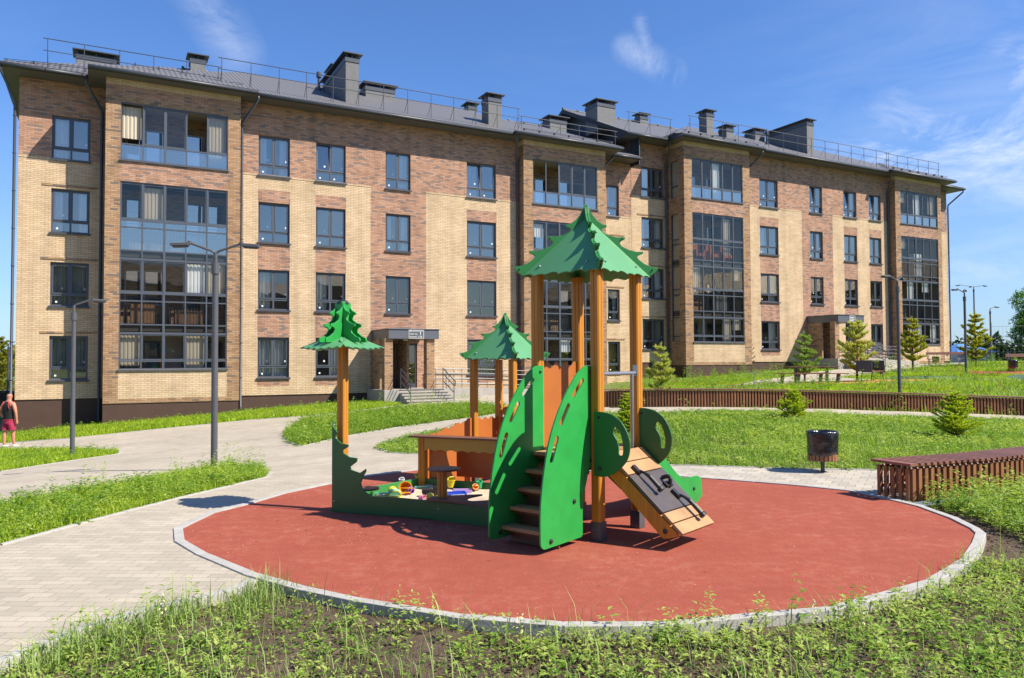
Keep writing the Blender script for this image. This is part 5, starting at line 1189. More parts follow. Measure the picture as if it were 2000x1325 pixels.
slat_bench('near brown slatted box bench by the right edge of the red playground', 'bench', bench_front[:1]+crom(bench_front, 4)[1:], .50, .42, .05, .05)
BH = []
fb = GL([(1100, 797), (1190, 795.5), (1300, 795), (1400, 795.3), (1500, 796), (1600, 798), (1700, 801), (1800, 804.5), (1900, 808), (2000, 812), (2100, 817), (2250, 826)])
fb = [tuple(p[:2]) for p in crom([(p[0], p[1]) for p in fb], 3)]
slat_bench('long curved brown slatted bench behind the central lawn', 'bench', fb, .5, .50, .045, .042)
# ------------------------------------------------------------------ bins
def bin_(px, py, s, label, rz=0, tilt=0):
    p = G3(px, py); r = empty('litter_bin', p, rz, label, 'litter bin', 'litter bins with black bags'); r.scale = (s, s, s)
    q = MB(); q.box((-.022, -.022, 0), (.022, .022, .2)); q.box((-.06, -.06, 0), (.06, .06, .006)); q.build('stand', metal_d, r)
    q = MB()
    for k in range(22):
        t = 2*pi*k/22; d = Vector((math.cos(t), math.sin(t), 0)); q.obox(d*.195+ZV*.36, Vector((-d.y, d.x, 0))*.043, d*.02, ZV*.38)
    q.build('slats', wood_b, r)
    q = MB(); q.lathe([(.001, .17), (.18, .17), (.185, .19), (.185, .54), (.17, .54), (.165, .2), (.001, .19)], (0, 0, 0), 24); q.build('liner', metal_d, r)
    q = MB(); V = []; n = 48; prof = [(.15, .50), (.175, .585), (.205, .605), (.225, .58), (.222, .5), (.215, .42), (.205, .37), (.218, .31), (.212, .265), (.205, .25)]
    from mathutils import noise as nz
    for i, (rr_, z) in enumerate(prof):
        for j in range(n):
            t = 2*pi*j/n; w = nz.noise(Vector((math.cos(t)*2.1, math.sin(t)*2.1, z*14+px)))*.016+nz.noise(Vector((math.cos(t)*4, math.sin(t)*4, z*34+px)))*.012
            z2 = z+(.03*nz.noise(Vector((math.cos(t)*2.4, math.sin(t)*2.4, px*.1))) if i > 6 else .006*nz.noise(Vector((math.cos(t)*5, math.sin(t)*5, px*.1))))
            V.append(((rr_+w)*math.cos(t), (rr_+w)*math.sin(t), z2))
    q.add(V, [(i*n+j, (i+1)*n+j, (i+1)*n+(j+1) % n, i*n+(j+1) % n) for i in range(len(prof)-1) for j in range(n)])
    q.build('bin_bag', bag_m, r, smooth=True, sub=1); return r
bin_(1607, 922, 1.0, 'nearest litter bin with black bag, in front of the central lawn')
bin_(1720, 737, 1.0, 'litter bin with black bag beside the high backed wooden bench'); bin_(1828, 714, 1.0, 'litter bin with black bag at the left end of the far low bench'); bin_(1979, 727, 1.0, 'litter bin with black bag near the right edge by the sports court')
# ------------------------------------------------------------------ street lamps
def lamp(px, py, Y, h, arms, label, r=.055, al=.44, black=False, rz=0):
    P = atY(px, py, Y); z = tz(P[0], P[1]); p = Vector((P[0], P[1], z)); m = lamp_m if not black else metal_d
    t = empty('street_lamp', p, rz, label, 'street lamp', 'street lamps round the yard')
    q = MB(); q.lathe([(.11, 0), (.11, .012), (r*1.25, .02), (r*1.25, .03)], (0, 0, 0), 14); q.tube([(0, 0, .02), (0, 0, h-.32)], [r*1.05, r*.95], 14); q.tube([(0, 0, h-.50), (0, 0, h-.30)], r*1.25, 14); q.tube([(0, 0, h-.30), (0, 0, h-.12)], r*.62, 10); q.build('pole', m, t, smooth=False)
    for an in arms:
        d = Vector((math.cos(an), math.sin(an), 0)); n = Vector((-d.y, d.x, 0)); q = MB(); e = d*al+ZV*(h+.05)
        q.tube([ZV*(h-.14), d*.06+ZV*(h-.09), e], r*.42, 8); q.lathe([(.035, -.03), (.035, .03)], e, 8); a_2 = q.build('arm', m, t)
        q = MB(); dn = (d+ZV*-.05).normalized(); up = dn.cross(n)*-1; c = e+d*.16-ZV*.035
        q.obox(c, dn*.30, n*.16, up*.05)
        for k in range(-3, 4): q.obox(c+up*.035+n*(k*.02), dn*.24, n*.006, up*.025)
        hd = q.build('lamp_head', m, t, bevel=.006); q = MB(); q.obox(c-up*.027, dn*.24, n*.12, up*.006); g = q.build('lens', lens_m, t); g.parent = hd
    return t
lamp(141, 891, 19.8, 4.0, [.25], 'single headed street lamp left of the first loggia, nearest the left edge')
lamp(418, 916, 13.6, 3.95, [pi+.15, .15], 'tall double headed street lamp at the tip of the weedy strip')
lamp(1757, 765, 25.5, 3.95, [pi+.5, .9], 'double headed street lamp behind the long curved bench')
lamp(1887, 726, 36, 4.0, [pi+.35, 1.0], 'double headed street lamp in front of the farthest pine')
lamp(1905, 707, 62, 6.3, [pi+.1, .4, 1.2], 'tall far street lamp rising above the farthest pine', al=1.2)
lamp(1936, 705, 57, 4.2, [.2], 'far single headed street lamp beside the sports court fence')
lamp(15, 780, 48, 4.2, [pi-.2, .3], 'black double headed street lamp beyond the left end of the near building', black=True)
# ------------------------------------------------------------------ benches and table on the hill
def bench_back(px, py, Y, rz, label, L_=1.5):
    P = atY(px, py, Y); r = empty('park_bench', (P[0], P[1], tz(P[0], P[1])), rz, label, 'bench')
    q = MB()
    for k in range(5): q.box((-L_/2, -.22+.095*k, .43), (L_/2, -.14+.095*k, .46))
    q.build('seat', wood_bt, r, bevel=.004); q = MB()
    for k in (range(6) if L_ < 1.4 else (3, 4)): q.obox((0, .29+.035*k, .52+.085*k), (L_, 0, 0), (0, .03, .075), (0, .02, -.008))
    q.build('backrest', wood_bt, r)
    for x in (-L_/2+.12, L_/2-.12):
        q = MB(); q.tube([(x, -.25, 0), (x, -.2, .42), (x, .24, .42)], .022, 6); q.tube([(x, .3, 0), (x, .24, .42), (x, .50, 1.0)], .022, 6); q.build('leg', metal_d, r)
    for x in (-L_/2-.02, L_/2+.02):
        q = MB(); q.box((x-.02, -.24, .43), (x+.02, .42, .92)) if L_ < 1.4 else q.tube([(x, -.24, .44), (x, -.24, .62), (x, .3, .64)], .018, 6); q.build('armrest', metal_d, r)
    return r
bench_back(1705, 737, 34, .75, 'high backed brown wooden bench between two pines', 1.3)
bench_back(1855, 712, 50, -.35, 'long low wooden bench in front of the far ramp railing', 2.6)
bench_back(2003, 726, 39, -.3, 'wooden bench cut by the right edge of the picture', 1.5)
P = atY(1585, 750, 33.5); pt = empty('picnic_table', (P[0], P[1], tz(P[0], P[1])), .12, 'dark picnic table with two long benches on the orange surface', 'picnic table')
q = MB()
for k in range(5): q.box((-1.1, -.36+.148*k, .72), (1.1, -.36+.148*k+.13, .755))
q.build('tabletop', wood_d, pt)
for y in (-.72, .72): 
    q = MB(); q.box((-1.25, y-.15, .43), (1.25, y-.01, .465)); q.box((-1.25, y+.01, .43), (1.25, y+.15, .465)); q.build('bench_seat', wood_d, pt)
    for x in (-.9, .9): q = MB(); q.obox((x-.08, y, .21), (.06, 0, 0), (0, .22, 0), (.06, 0, .43)); q.build('leg', metal_d, pt)
for x in (-.72, .72): q = MB(); q.box((x-.05, -.05, 0), (x+.05, .05, .72)); q.box((x-.06, -.35, .66), (x+.06, .35, .72)); q.build('leg', metal_d, pt)
p = G3(1473, 760); r = empty('post_stand', p, 0, 'thin metal post with a small flat top in front of the far building', 'post'); q = MB(); q.tube([(0, 0, 0), (0, 0, .62)], .018, 6); q.build('post', steel, r); q = MB(); q.box((-.2, -.1, .62), (.2, .1, .65)); q.build('top_plate', steel, r)
# ------------------------------------------------------------------ sports court fence
P0 = atY(1937, 707, 60); fr_ = empty('court_fence', (P0[0], P0[1], tz(P0[0], P0[1])), 0, 'tall pale mesh fence of the sports court at the right edge', 'fence')
fpts = [Vector((0, 0, 0)), Vector((3.9*1.0, -1.5, 0)), Vector((7.4, -3, 0)), Vector((11, -4.5, 0)), Vector((16, -6.5, 0))]
fence_steel = mat('fence_paint', (.26, .29, .29), .5)
for i, v in enumerate(fpts): q = MB(); q.tube([v, v+ZV*(3.2 if i % 2 == 0 else 3.0)], .07, 8); q.build('fence_post', fence_steel, fr_)
q = MB()
for i in range(len(fpts)-1):
    a, b = fpts[i], fpts[i+1]
    for z in (.15, .9, 1.5, 2.1, 2.9): q.tube([a+ZV*z, b+ZV*z], .011, 4)
    n = int((b-a).length/.25)
    for k in range(n): p = a.lerp(b, k/n); q.tube([p+ZV*.15, p+ZV*2.9], .006, 3)
q.build('fence_mesh', fence_steel, fr_)
# ------------------------------------------------------------------ vegetation
leaf_g = leafmat('weed_leaf', [(0.095, 0.189, 0.026), (0.162, 0.284, 0.036), (0.257, 0.378, 0.06), (0.176, 0.297, 0.042)]); leaf_y = leafmat('light_weed_leaf', [(0.245, 0.359, 0.062), (0.359, 0.46, 0.097), (0.475, 0.532, 0.152), (0.287, 0.402, 0.069)])
grass_b = leafmat('bright_grass', [(0.23, 0.356, 0.011), (0.333, 0.46, 0.017), (0.46, 0.552, 0.034), (0.287, 0.402, 0.014)], .5, .45); grass_d = leafmat('tall_grass', [(0.171, 0.279, 0.062), (0.279, 0.389, 0.109), (0.435, 0.513, 0.186), (0.217, 0.327, 0.07)], .5, .4)
grass_l = leafmat('lawn_grass', [(0.16, 0.29, 0.036), (0.261, 0.406, 0.058), (0.392, 0.522, 0.102), (0.203, 0.334, 0.043)], .5, .4)
needle_m = leafmat('pine_needle', [(0.176, 0.273, 0.078), (0.273, 0.39, 0.117), (0.429, 0.527, 0.176), (0.234, 0.332, 0.098)], .5, .5); needle_y = leafmat('yellowed_needle', [(0.309, 0.4, 0.127), (0.473, 0.546, 0.2), (0.62, 0.582, 0.237), (0.62, 0.455, 0.182)], .5, .5)
needle_o = leafmat('olive_needle', [(0.195, 0.254, 0.031), (0.332, 0.39, 0.049), (0.527, 0.507, 0.078), (0.62, 0.37, 0.098)], .5, .5); needle_s = leafmat('spruce_shoot', [(0.27, 0.372, 0.025), (0.439, 0.558, 0.043), (0.62, 0.62, 0.085), (0.507, 0.608, 0.051)], .5, .5)
dry_m = leafmat('dry_leaf', [(.20, .11, .05), (.32, .20, .09)], .7, .2); flower_m = mat('pale_flower', (.6, .58, .30), .7); tree_leaf = leafmat('tree_leaf', [(.06, .16, .02), (.11, .24, .03), (.18, .32, .05)], .5, .35)
def npmesh(name, parts, mats, parent=None, loc=(0, 0, 0)):
    """parts: list of (verts (N,k,3), faces per element, material index)"""
    VS = []; LI = []; LT = []; MI = []; off = 0
    for V, F, mi in parts:
        n, k = V.shape[:2]; VS.append(V.reshape(-1, 3)); base = off+np.arange(n)[:, None]*k
        for f in F:
            LI.append((base+np.array(f)[None]).ravel()); LT.append(np.full(n, len(f))); MI.append(np.full(n, mi))
        off += n*k
    V = np.concatenate(VS)-np.array(loc); LI = np.concatenate(LI); LT = np.concatenate(LT); MI = np.concatenate(MI)
    me = bpy.data.meshes.new(name); me.vertices.add(len(V)); me.vertices.foreach_set('co', V.ravel().astype('f')); me.loops.add(len(LI)); me.loops.foreach_set('vertex_index', LI.astype('i'))
    me.polygons.add(len(LT)); me.polygons.foreach_set('loop_start', np.r_[0, np.cumsum(LT)[:-1]].astype('i')); me.polygons.foreach_set('loop_total', LT.astype('i')); 
    for m in mats: me.materials.append(m)
    me.polygons.foreach_set('material_index', MI.astype('i')); me.update(calc_edges=True); me.validate()
    o = bpy.data.objects.new(name, me); COL.objects.link(o); o.location = loc
    if parent: o.parent = parent; o.location = tuple(Vector(loc)-Vector(parent.location))
    return o
def blades(P, h, w, lean=.35, bend=.5):
    n = len(P); az = rng.uniform(0, 2*pi, n); hh_ = h*rng.uniform(.5, 1.25, n); ww = w*rng.uniform(.7, 1.3, n)
    d = np.c_[np.cos(az), np.sin(az), np.zeros(n)]; s = np.c_[-np.sin(az), np.cos(az), np.zeros(n)]; ln_ = rng.uniform(.05, lean, n); bd = rng.uniform(.2, bend, n); up = np.array([0, 0, 1.])
    m = P+d*(hh_*ln_*.5)[:, None]+up*(hh_*.55)[:, None]; t = P+d*(hh_*(ln_+bd*.6))[:, None]+up*(hh_*(1-.25*bd))[:, None]
    return np.stack([P-s*(ww/2)[:, None], P+s*(ww/2)[:, None], m+s*(ww*.38)[:, None], m-s*(ww*.38)[:, None], t], 1), [(0, 1, 2, 3), (3, 2, 4)]
def leaves(C, d, L_, w, up=.35):
    """folded leaf at C pointing along d"""
    n = len(C); d = d/np.linalg.norm(d, axis=1)[:, None]; s = np.cross(d, [0, 0, 1.]); s /= np.maximum(np.linalg.norm(s, axis=1), 1e-6)[:, None]; u = np.cross(s, d)
    L_ = L_[:, None]; w = w[:, None]; tip = C+d*L_-u*L_*.12; mid = C+d*L_*.45
    return np.stack([C, mid+s*w/2+u*w*.22, tip, mid-s*w/2+u*w*.22], 1), [(0, 1, 2), (0, 2, 3)]
def weeds(P, h, nl, L_, sp=.05):
    """plants with nl leaves round an upright stem"""
    n = len(P); hs = h*rng.uniform(.45, 1.3, n); C = np.repeat(P, nl, 0); f = rng.uniform(.12, 1, n*nl); az = rng.uniform(0, 2*pi, n*nl); H_ = np.repeat(hs, nl)
    dr = np.c_[np.cos(az), np.sin(az), rng.uniform(-.15, .75, n*nl)]; rad = sp*rng.uniform(0, 1, n*nl)*(1.2-f)
    C = C+np.c_[np.cos(az)*rad, np.sin(az)*rad, f*H_]; sz = L_*rng.uniform(.5, 1.25, n*nl)*(1.25-.6*f)*np.clip(H_/h, .6, 1.2)
    return leaves(C, dr, sz, sz*rng.uniform(.32, .5, n*nl))
def stems(P, h, w=.004):
    n = len(P); t = P+np.c_[rng.normal(0, .12, n)*h, rng.normal(0, .12, n)*h, h*np.ones(n)]; a = rng.uniform(0, pi, n); s = np.c_[np.cos(a), np.sin(a), 0*a]*w
    return np.stack([P-s, P+s, t], 1), [(0, 1, 2)]
def scatter(i, dens, clump=0, zo=None, xlim=None, ylim=None, rmax=None, thr=0):
    poly = REG[i][1] if not isinstance(i, list) else i; xs = [p[0] for p in poly]; ys = [p[1] for p in poly]
    x0, x1 = max(min(xs), xlim[0] if xlim else -99), min(max(xs), xlim[1] if xlim else 99); y0, y1 = max(min(ys), ylim[0] if ylim else -99), min(max(ys), ylim[1] if ylim else 99)
    n = int((x1-x0)*(y1-y0)*dens); X = rng.uniform(x0, x1, n); Y = rng.uniform(y0, y1, n)
    if clump:
        c = np.sin(X*clump+1.3*np.sin(Y*clump*.8))+np.sin(Y*clump*1.3+1.7*np.sin(X*clump*.6))+.7*np.sin((X+Y)*clump*2.3); k = c > thr; X, Y = X[k], Y[k]
    k = region_has(i, X, Y) if not isinstance(i, list) else pipv(X, Y, poly); X, Y = X[k], Y[k]
    k = np.abs(X) < Y*.72+1.2; X, Y = X[k], Y[k]
    z = terr(X, Y)+(zo if zo is not None else (REG[i][3] if not isinstance(i, list) else 0)); return np.c_[X, Y, z]
def stuff(name, label, cat, parts, mats):
    o = npmesh(name, parts, mats); o['kind'] = 'stuff'; o['label'] = label; o['category'] = cat; return o
def add(lst, vf, m): lst.append((vf[0], vf[1], m))
# front bed: low weeds over dark soil with taller grasses
F1 = []; yl = (2.8, 6.4)
add(F1, weeds(scatter(1, 110, 2.6, thr=.3, ylim=yl), .07, 8, .050), 0); add(F1, weeds(scatter(1, 130, 1.9, thr=.25, ylim=yl), .085, 9, .048), 1); add(F1, weeds(scatter(1, 40, 1.1, thr=.9, ylim=yl), .15, 12, .05), 1)
add(F1, blades(scatter(1, 260, 3, thr=.3, ylim=yl), .10, .004, .6), 2); add(F1, blades(scatter(1, 130, 1.7, thr=.5, ylim=yl), .27, .006, .4, .8), 2); add(F1, weeds(scatter(1, 55, ylim=yl), .055, 7, .042), 1); add(F1, weeds(scatter(1, 30, ylim=yl), .07, 8, .045), 0); add(F1, blades(scatter(1, 150, ylim=yl), .09, .004, .8), 2); add(F1, blades(scatter(1, 16, ylim=yl), .36, .005, .35, .6), 2); add(F1, blades(scatter(1, 60, 1.3, thr=.4, ylim=yl), .22, .008, .5, 1.1), 2); add(F1, weeds(scatter(1, 26, 1.4, thr=.2, ylim=yl), .22, 16, .045, .04), 1); add(F1, weeds(scatter(1, 30, 1.2, thr=.3, ylim=yl, xlim=(1.5, 9)), .26, 18, .05, .05), 0); add(F1, blades(scatter(1, 260, 1.1, thr=.3, ylim=yl, xlim=(-6, .3)), .17, .005, .5, .9), 2); F1.append((*stems(scatter(1, 40, ylim=yl), .2, .0015), 3))
add(F1, blades(scatter(1, 130, 2, thr=0, ylim=yl), .06, .004, .9), 3)
gb = [p for p in edgeL[:7]]; gp_ = np.array([(np.array(gb[i])*(1-t)+np.array(gb[i+1])*t) for i in range(6) for t in rng.uniform(0, 1, 170)])+rng.normal(0, .13, (1020, 2))+np.array([.14, -.17])
gp_ = gp_[region_has(1, gp_[:, 0], gp_[:, 1])]; cl_ = np.sin(gp_[:, 0]*7)+np.sin(gp_[:, 0]*17+1) > -.2; gp_ = gp_[cl_]
add(F1, blades(np.c_[gp_, terr(gp_[:, 0], gp_[:, 1])-.06], .22, .0065, .5, .9), 2)
C_ = scatter(1, 420, ylim=(2.8, 8)); r_c = (rng.uniform(.004, .017, len(C_))**1.0)[:, None]; oc = np.array([(1, 0, 0), (0, 1, 0), (-1, 0, 0), (0, -1, 0), (0, 0, .8), (0, 0, -.8)])
Vc = np.stack([C_+o_*r_c*rng.uniform(.6, 1.3, (len(C_), 3)) for o_ in oc], 1); stuff('soil_clods', 'small clods and stones on the dark soil in front', 'clods', [(Vc, [(0, 1, 4), (1, 2, 4), (2, 3, 4), (3, 0, 4), (1, 0, 5), (2, 1, 5), (3, 2, 5), (0, 3, 5)], 0)], [soil_m])
stuff('weeds', 'low weeds and grass tufts on the dark soil in front', 'weeds', F1, [leaf_g, leaf_y, grass_d, dry_m])
# right bed: dense leafy weeds round the near bench
F2 = []; xl = (2.2, 17); yl2 = (5.6, 14)
rbp = [(4.75, 6.3), (4.8, 8.2), (4.66, 8.78)]+[(p[0], p[1]-.06) for p in bench_front[1:]]+[(17, 12), (17, 5), (6.2, 4.6)]
add(F2, weeds(scatter(rbp, 90, zo=-.06), .24, 16, .07, .08), 0); add(F2, weeds(scatter(rbp, 60, 1.3, zo=-.06), .34, 18, .065, .08), 1); add(F2, weeds(scatter(rbp, 120, zo=-.06), .13, 10, .05), 1); add(F2, blades(scatter(rbp, 260, zo=-.06), .26, .006, .5, .8), 2); add(F2, blades(scatter(rbp, 80, zo=-.06), .28, .006), 2)
edge2 = [(4.3, 5.0), (4.95, 6.4), (5.2, 9), (4.5, 9)]; add(F2, weeds(scatter([(3.4, 5.3), (4.3, 6.3), (4.72, 7.2), (4.8, 8.3), (6.5, 8), (6.5, 4.4), (3.8, 4.2)], 170, zo=-.06), .13, 10, .055), 1)
stuff('weeds', 'dense leafy weeds round the near slatted bench on the right', 'weeds', F2, [leaf_g, leaf_y, grass_d])
# left strip
F3 = []; add(F3, weeds(scatter(2, 75, 1.1, thr=-.3, ylim=(6, 14)), .20, 14, .07, .08), 0); add(F3, weeds(scatter(2, 110), .14, 10, .055), 1); add(F3, blades(scatter(2, 1300), .16, .006, .5, .8), 2); add(F3, weeds(scatter(2, 14, 1.4), .42, 22, .06, .06), 1)
stuff('weeds', 'bright green leafy weeds on the strip beside the left path', 'weeds', F3, [leaf_g, leaf_y, grass_b])
F4 = []; add(F4, blades(scatter(3, 700), .16, .012), 0); add(F4, weeds(scatter(3, 20), .22, 10, .08), 1); stuff('grass', 'bright grass on the small island round the left street lamp', 'grass', F4, [grass_b, leaf_g])
F5 = []; add(F5, weeds(scatter(4, 95), .20, 13, .09, .1), 0); add(F5, weeds(scatter(4, 50), .12, 8, .08), 1); add(F5, weeds(scatter(4, 3.), .62, 26, .09, .06), 1); add(F5, blades(scatter(4, 120), .2, .01), 2)
stuff('weeds', 'leafy weeds on the bed between the two paths before the entrance', 'weeds', F5, [leaf_g, leaf_y, grass_b])
# centre lawn
F6 = []; xn = (-9, 18)
add(F6, weeds(scatter(5, 110, 1.6, thr=-.2, ylim=(10, 15), xlim=xn), .13, 9, .065, .07), 1); add(F6, weeds(scatter(5, 150, 2.3, thr=-.6, ylim=(10, 15), xlim=xn), .09, 8, .055, .07), 0); add(F6, weeds(scatter(5, 90, ylim=(10, 15), xlim=xn), .07, 8, .05, .07), 0); add(F6, blades(scatter(5, 330, ylim=(10, 15), xlim=xn), .13, .008), 2); add(F6, blades(scatter(5, 160, 1.2, thr=.5, ylim=(10, 15), xlim=xn), .24, .008), 2)
add(F6, weeds(scatter(5, 70, 1.1, thr=-.1, ylim=(15, 23), xlim=xn), .14, 8, .085, .08), 1); add(F6, weeds(scatter(5, 80, ylim=(15, 23), xlim=xn), .10, 8, .085, .08), 0); add(F6, blades(scatter(5, 330, ylim=(15, 23), xlim=xn), .13, .012), 2); add(F6, weeds(scatter(5, 1.2, xlim=xn), .4, 18, .07, .05), 1)
stuff('lawn', 'rough green clover like lawn in the middle of the yard', 'lawn', F6, [leaf_g, leaf_y, grass_l])
# grass along the near building and on the hill
dflt = lambda X, Y: ~np.any([pipv(X, Y, r_[1]) for r_ in REG], axis=0)
def far_scatter(poly, dens, clump=0, thr=0):
    P = scatter(poly, dens, clump, zo=-.01, thr=thr); return P[dflt(P[:, 0], P[:, 1])]
bandA = [BW(-6, -.95)[:2], BW(-.1, -.9)[:2], BW(0, .6)[:2], BW(5.05, .6)[:2], BW(5.1, .05)[:2], BW(11, .05)[:2], BW(11, 5)[:2], BW(5, 6)[:2], BW(-8, 8)[:2], BW(-10, 2)[:2]]
F7 = []; add(F7, blades(far_scatter(bandA, 600), .17, .016), 0); add(F7, weeds(far_scatter(bandA, 12), .22, 12, .10), 1); stuff('grass', 'bright grass strip along the plinth of the near building', 'grass', F7, [grass_b, leaf_g])
hill = [BW(27, -.9)[:2], BW(29.5, -.9)[:2], BW(29.5, .6)[:2], BW(34.8, .6)[:2], BW(34.9, .05)[:2], BW(40, .05)[:2], BW(44, 4)[:2], BW(60, 8)[:2], (60, 44), (40, 24), (18, 18), (13.3, 20.8), (8, 22.7), (3, 22.9), (1.5, 24), BW(23, 4)[:2]]
F8 = []; add(F8, blades(far_scatter(hill, 260), .13, .020), 0); add(F8, blades(far_scatter(hill, 110, .5, .3), .24, .02), 1); add(F8, weeds(far_scatter(hill, 6, .7, .4), .32, 14, .13, .12), 2); add(F8, weeds(far_scatter(hill, 5, .9, .6), .26, 12, .10, .1), 3); add(F8, weeds(far_scatter(hill, .5), .8, 40, .12, .16), 2)
stuff('grass', 'bright grass and weeds on the rise behind the long curved bench', 'grass', F8, [grass_b, grass_d, leaf_g, dry_m])
F9 = []; back_ = [BW(57, -1)[:2], BW(57, 14)[:2], (62, 30), (70, 30), (60, 62), (45, 60)]; add(F9, blades(far_scatter(back_, 60), .25, .05), 0); stuff('grass', 'bright grass by the sports court on the far right', 'grass', F9, [grass_b])
# seedy flower stalks in front
F10 = []
for (px, py, hgt) in ((1583, 1275, .36), (1020, 1290, .30), (330, 1240, .30), (1690, 1240, .2)):
    p = G3(px, py)-ZV*.06; P_ = np.array([[p.x, p.y, p.z]]); s_ = stems(P_, hgt, .003); add(F10, s_, 0); tip = s_[0][0, 2]; k = 26
    C = tip-np.c_[rng.normal(0, .008, k), rng.normal(0, .008, k), rng.uniform(0, hgt*.3, k)]; dd_ = rng.normal(0, 1, (k, 3)); add(F10, leaves(C, dd_, np.full(k, .02), np.full(k, .012)), 1); add(F10, weeds(P_, hgt*.5, 7, .07), 0)
stuff('weeds', 'flowering weed stalks standing in the front soil', 'weeds', F10, [leaf_y, flower_m])
# young conifers
def pine(px, py, Y, H_, R_, needle, label, nm='pine_tree', cat='pine tree', whorls=9, nb=6, nl=.13, dens=240, bare=.1, up=.85, seed=0, thin=.004, grp=None):
    g = np.random.default_rng(seed+5); P = atY(px, py, Y); p = Vector((P[0], P[1], tz(P[0], P[1]))); r = empty(nm, p, g.uniform(0, 6), label, cat, grp)
    q = MB(); q.tube([(0, 0, 0), (.02*H_*g.normal()*.3, 0, H_*.5), (0, 0, H_)], [H_*.018+.008, H_*.011+.005, .004], 7); o = q.build('trunk', bark_m, r)
    q = MB(); seg = [(Vector((0, 0, H_*.86)), Vector((0, 0, H_)))]
    for w in range(whorls):
        f = bare+(1-bare)*(w+.3*g.random())/whorls; z = H_*f; L_ = R_*(1-f)**.75*g.uniform(.85, 1.1)+.04*H_
        if w == 0: L_ *= .75
        a0 = g.uniform(0, 6)
        for k in range(nb):
            a = a0+2*pi*k/nb+g.normal()*.25; l = L_*g.uniform(.6, 1.2); u = up*g.uniform(.5, 1.3)
            b0_ = Vector((0, 0, z)); d = Vector((math.cos(a), math.sin(a), 0)); m1 = b0_+d*l*.55+ZV*l*u*.35; m2 = b0_+d*l*.95+ZV*l*u*.9
            q.tube([b0_, m1, m2], [.010*H_*(1-f)+.004, .006, .003], 4); seg += [(b0_.lerp(m1, .35), m1), (m1, m2)]
            for s in (-1, 1):
                for fr2 in (.25, .45, .65, .85):
                    b1_ = b0_.lerp(m1, fr2) if fr2 < .5 else m1.lerp(m2, fr2-.45); dd_ = (Matrix.Rotation(s*.75, 3, 'Z') @ d); e = b1_+dd_*l*.36*g.uniform(.7, 1.2)+ZV*l*u*.28; seg.append((b1_, e))
                    q.tube([b1_, e], [.004, .002], 3)
    q.build('branches', bark_m, r)
    V = []
    for a, b in seg:
        a = np.array(a); b = np.array(b); L_ = np.linalg.norm(b-a); n = max(8, int(L_*dens*2.2)); t = g.uniform(.0, 1, n)[:, None]**.7; C = a+(b-a)*t; ax = (b-a)/max(L_, 1e-6)
        rnd = g.normal(0, 1, (n, 3)); rnd -= (rnd@ax)[:, None]*ax; rnd /= np.linalg.norm(rnd, axis=1)[:, None]; d = ax*.9+rnd*.62+np.array([0, 0, .35]); d /= np.linalg.norm(d, axis=1)[:, None]; ln_ = nl*g.uniform(.6, 1.2, n)[:, None]; s = np.cross(d, g.normal(0, 1, (n, 3))); s /= np.linalg.norm(s, axis=1)[:, None]; V.append(np.stack([C-s*thin, C+s*thin, C+d*ln_], 1))
    V = np.concatenate(V); o = npmesh('crown', [(V, [(0, 1, 2)], 0)], [needle]); o.parent = r; return r
YG = 'young pines planted round the yard'
pine(1292, 757, 27.5, 1.85, .55, needle_y, 'yellowish young pine just right of the play tower roof posts', seed=1, whorls=6, nb=6, thin=.009, dens=130, grp=YG, bare=.06)
pine(1572, 742, 36, 2.3, .62, needle_m, 'grey green young pine directly behind the picnic table', seed=2, whorls=6, thin=.010, dens=120, grp=YG)
pine(1674, 738, 34.5, 2.75, .95, needle_y, 'pale young pine in front of the second entrance', seed=3, whorls=7, thin=.010, dens=120, bare=.16, grp=YG)
pine(1783, 724, 41, 2.95, .75, needle_o, 'slender olive green pine in front of the last loggia', seed=4, whorls=7, thin=.013, dens=110, bare=.18, grp=YG)
pine(1906, 716, 46, 3.3, .95, needle_o, 'bushy olive pine with brown tips at the far right', seed=6, whorls=8, thin=.016, dens=110, bare=.12, grp=YG)
SG_ = 'small spruces on the centre lawn'
pine(1552, 821, 19.2, .72, .42, needle_s, 'small bright spruce in front of the curved bench, left of the nearest litter bin', 'spruce', 'spruce', 13, 6, .036, 300, .04, .55, 7, .005, SG_)
pine(1868, 857, 15.6, .92, .50, needle_s, 'larger bright spruce on the lawn near the right edge', 'spruce', 'spruce', 14, 6, .036, 300, .04, .55, 8, .0045, SG_)
pine(1226, 842, 16.4, .85, .30, needle_s, 'thin bright spruce seen through the posts of the play tower', 'spruce', 'spruce', 13, 6, .036, 300, .04, .6, 9, .0045, SG_)
pine(-2, 782, 52, 4.6, 2.0, needle_o, 'pine at the left edge beyond the near building', seed=11, whorls=10, thin=.02, dens=80)
pine(1466, 729, 47, 2.2, .35, dry_m, 'thin sapling with brown dry leaves against the far plinth', 'sapling', 'sapling', 6, 3, .06, 40, .25, .8, 12, .02)
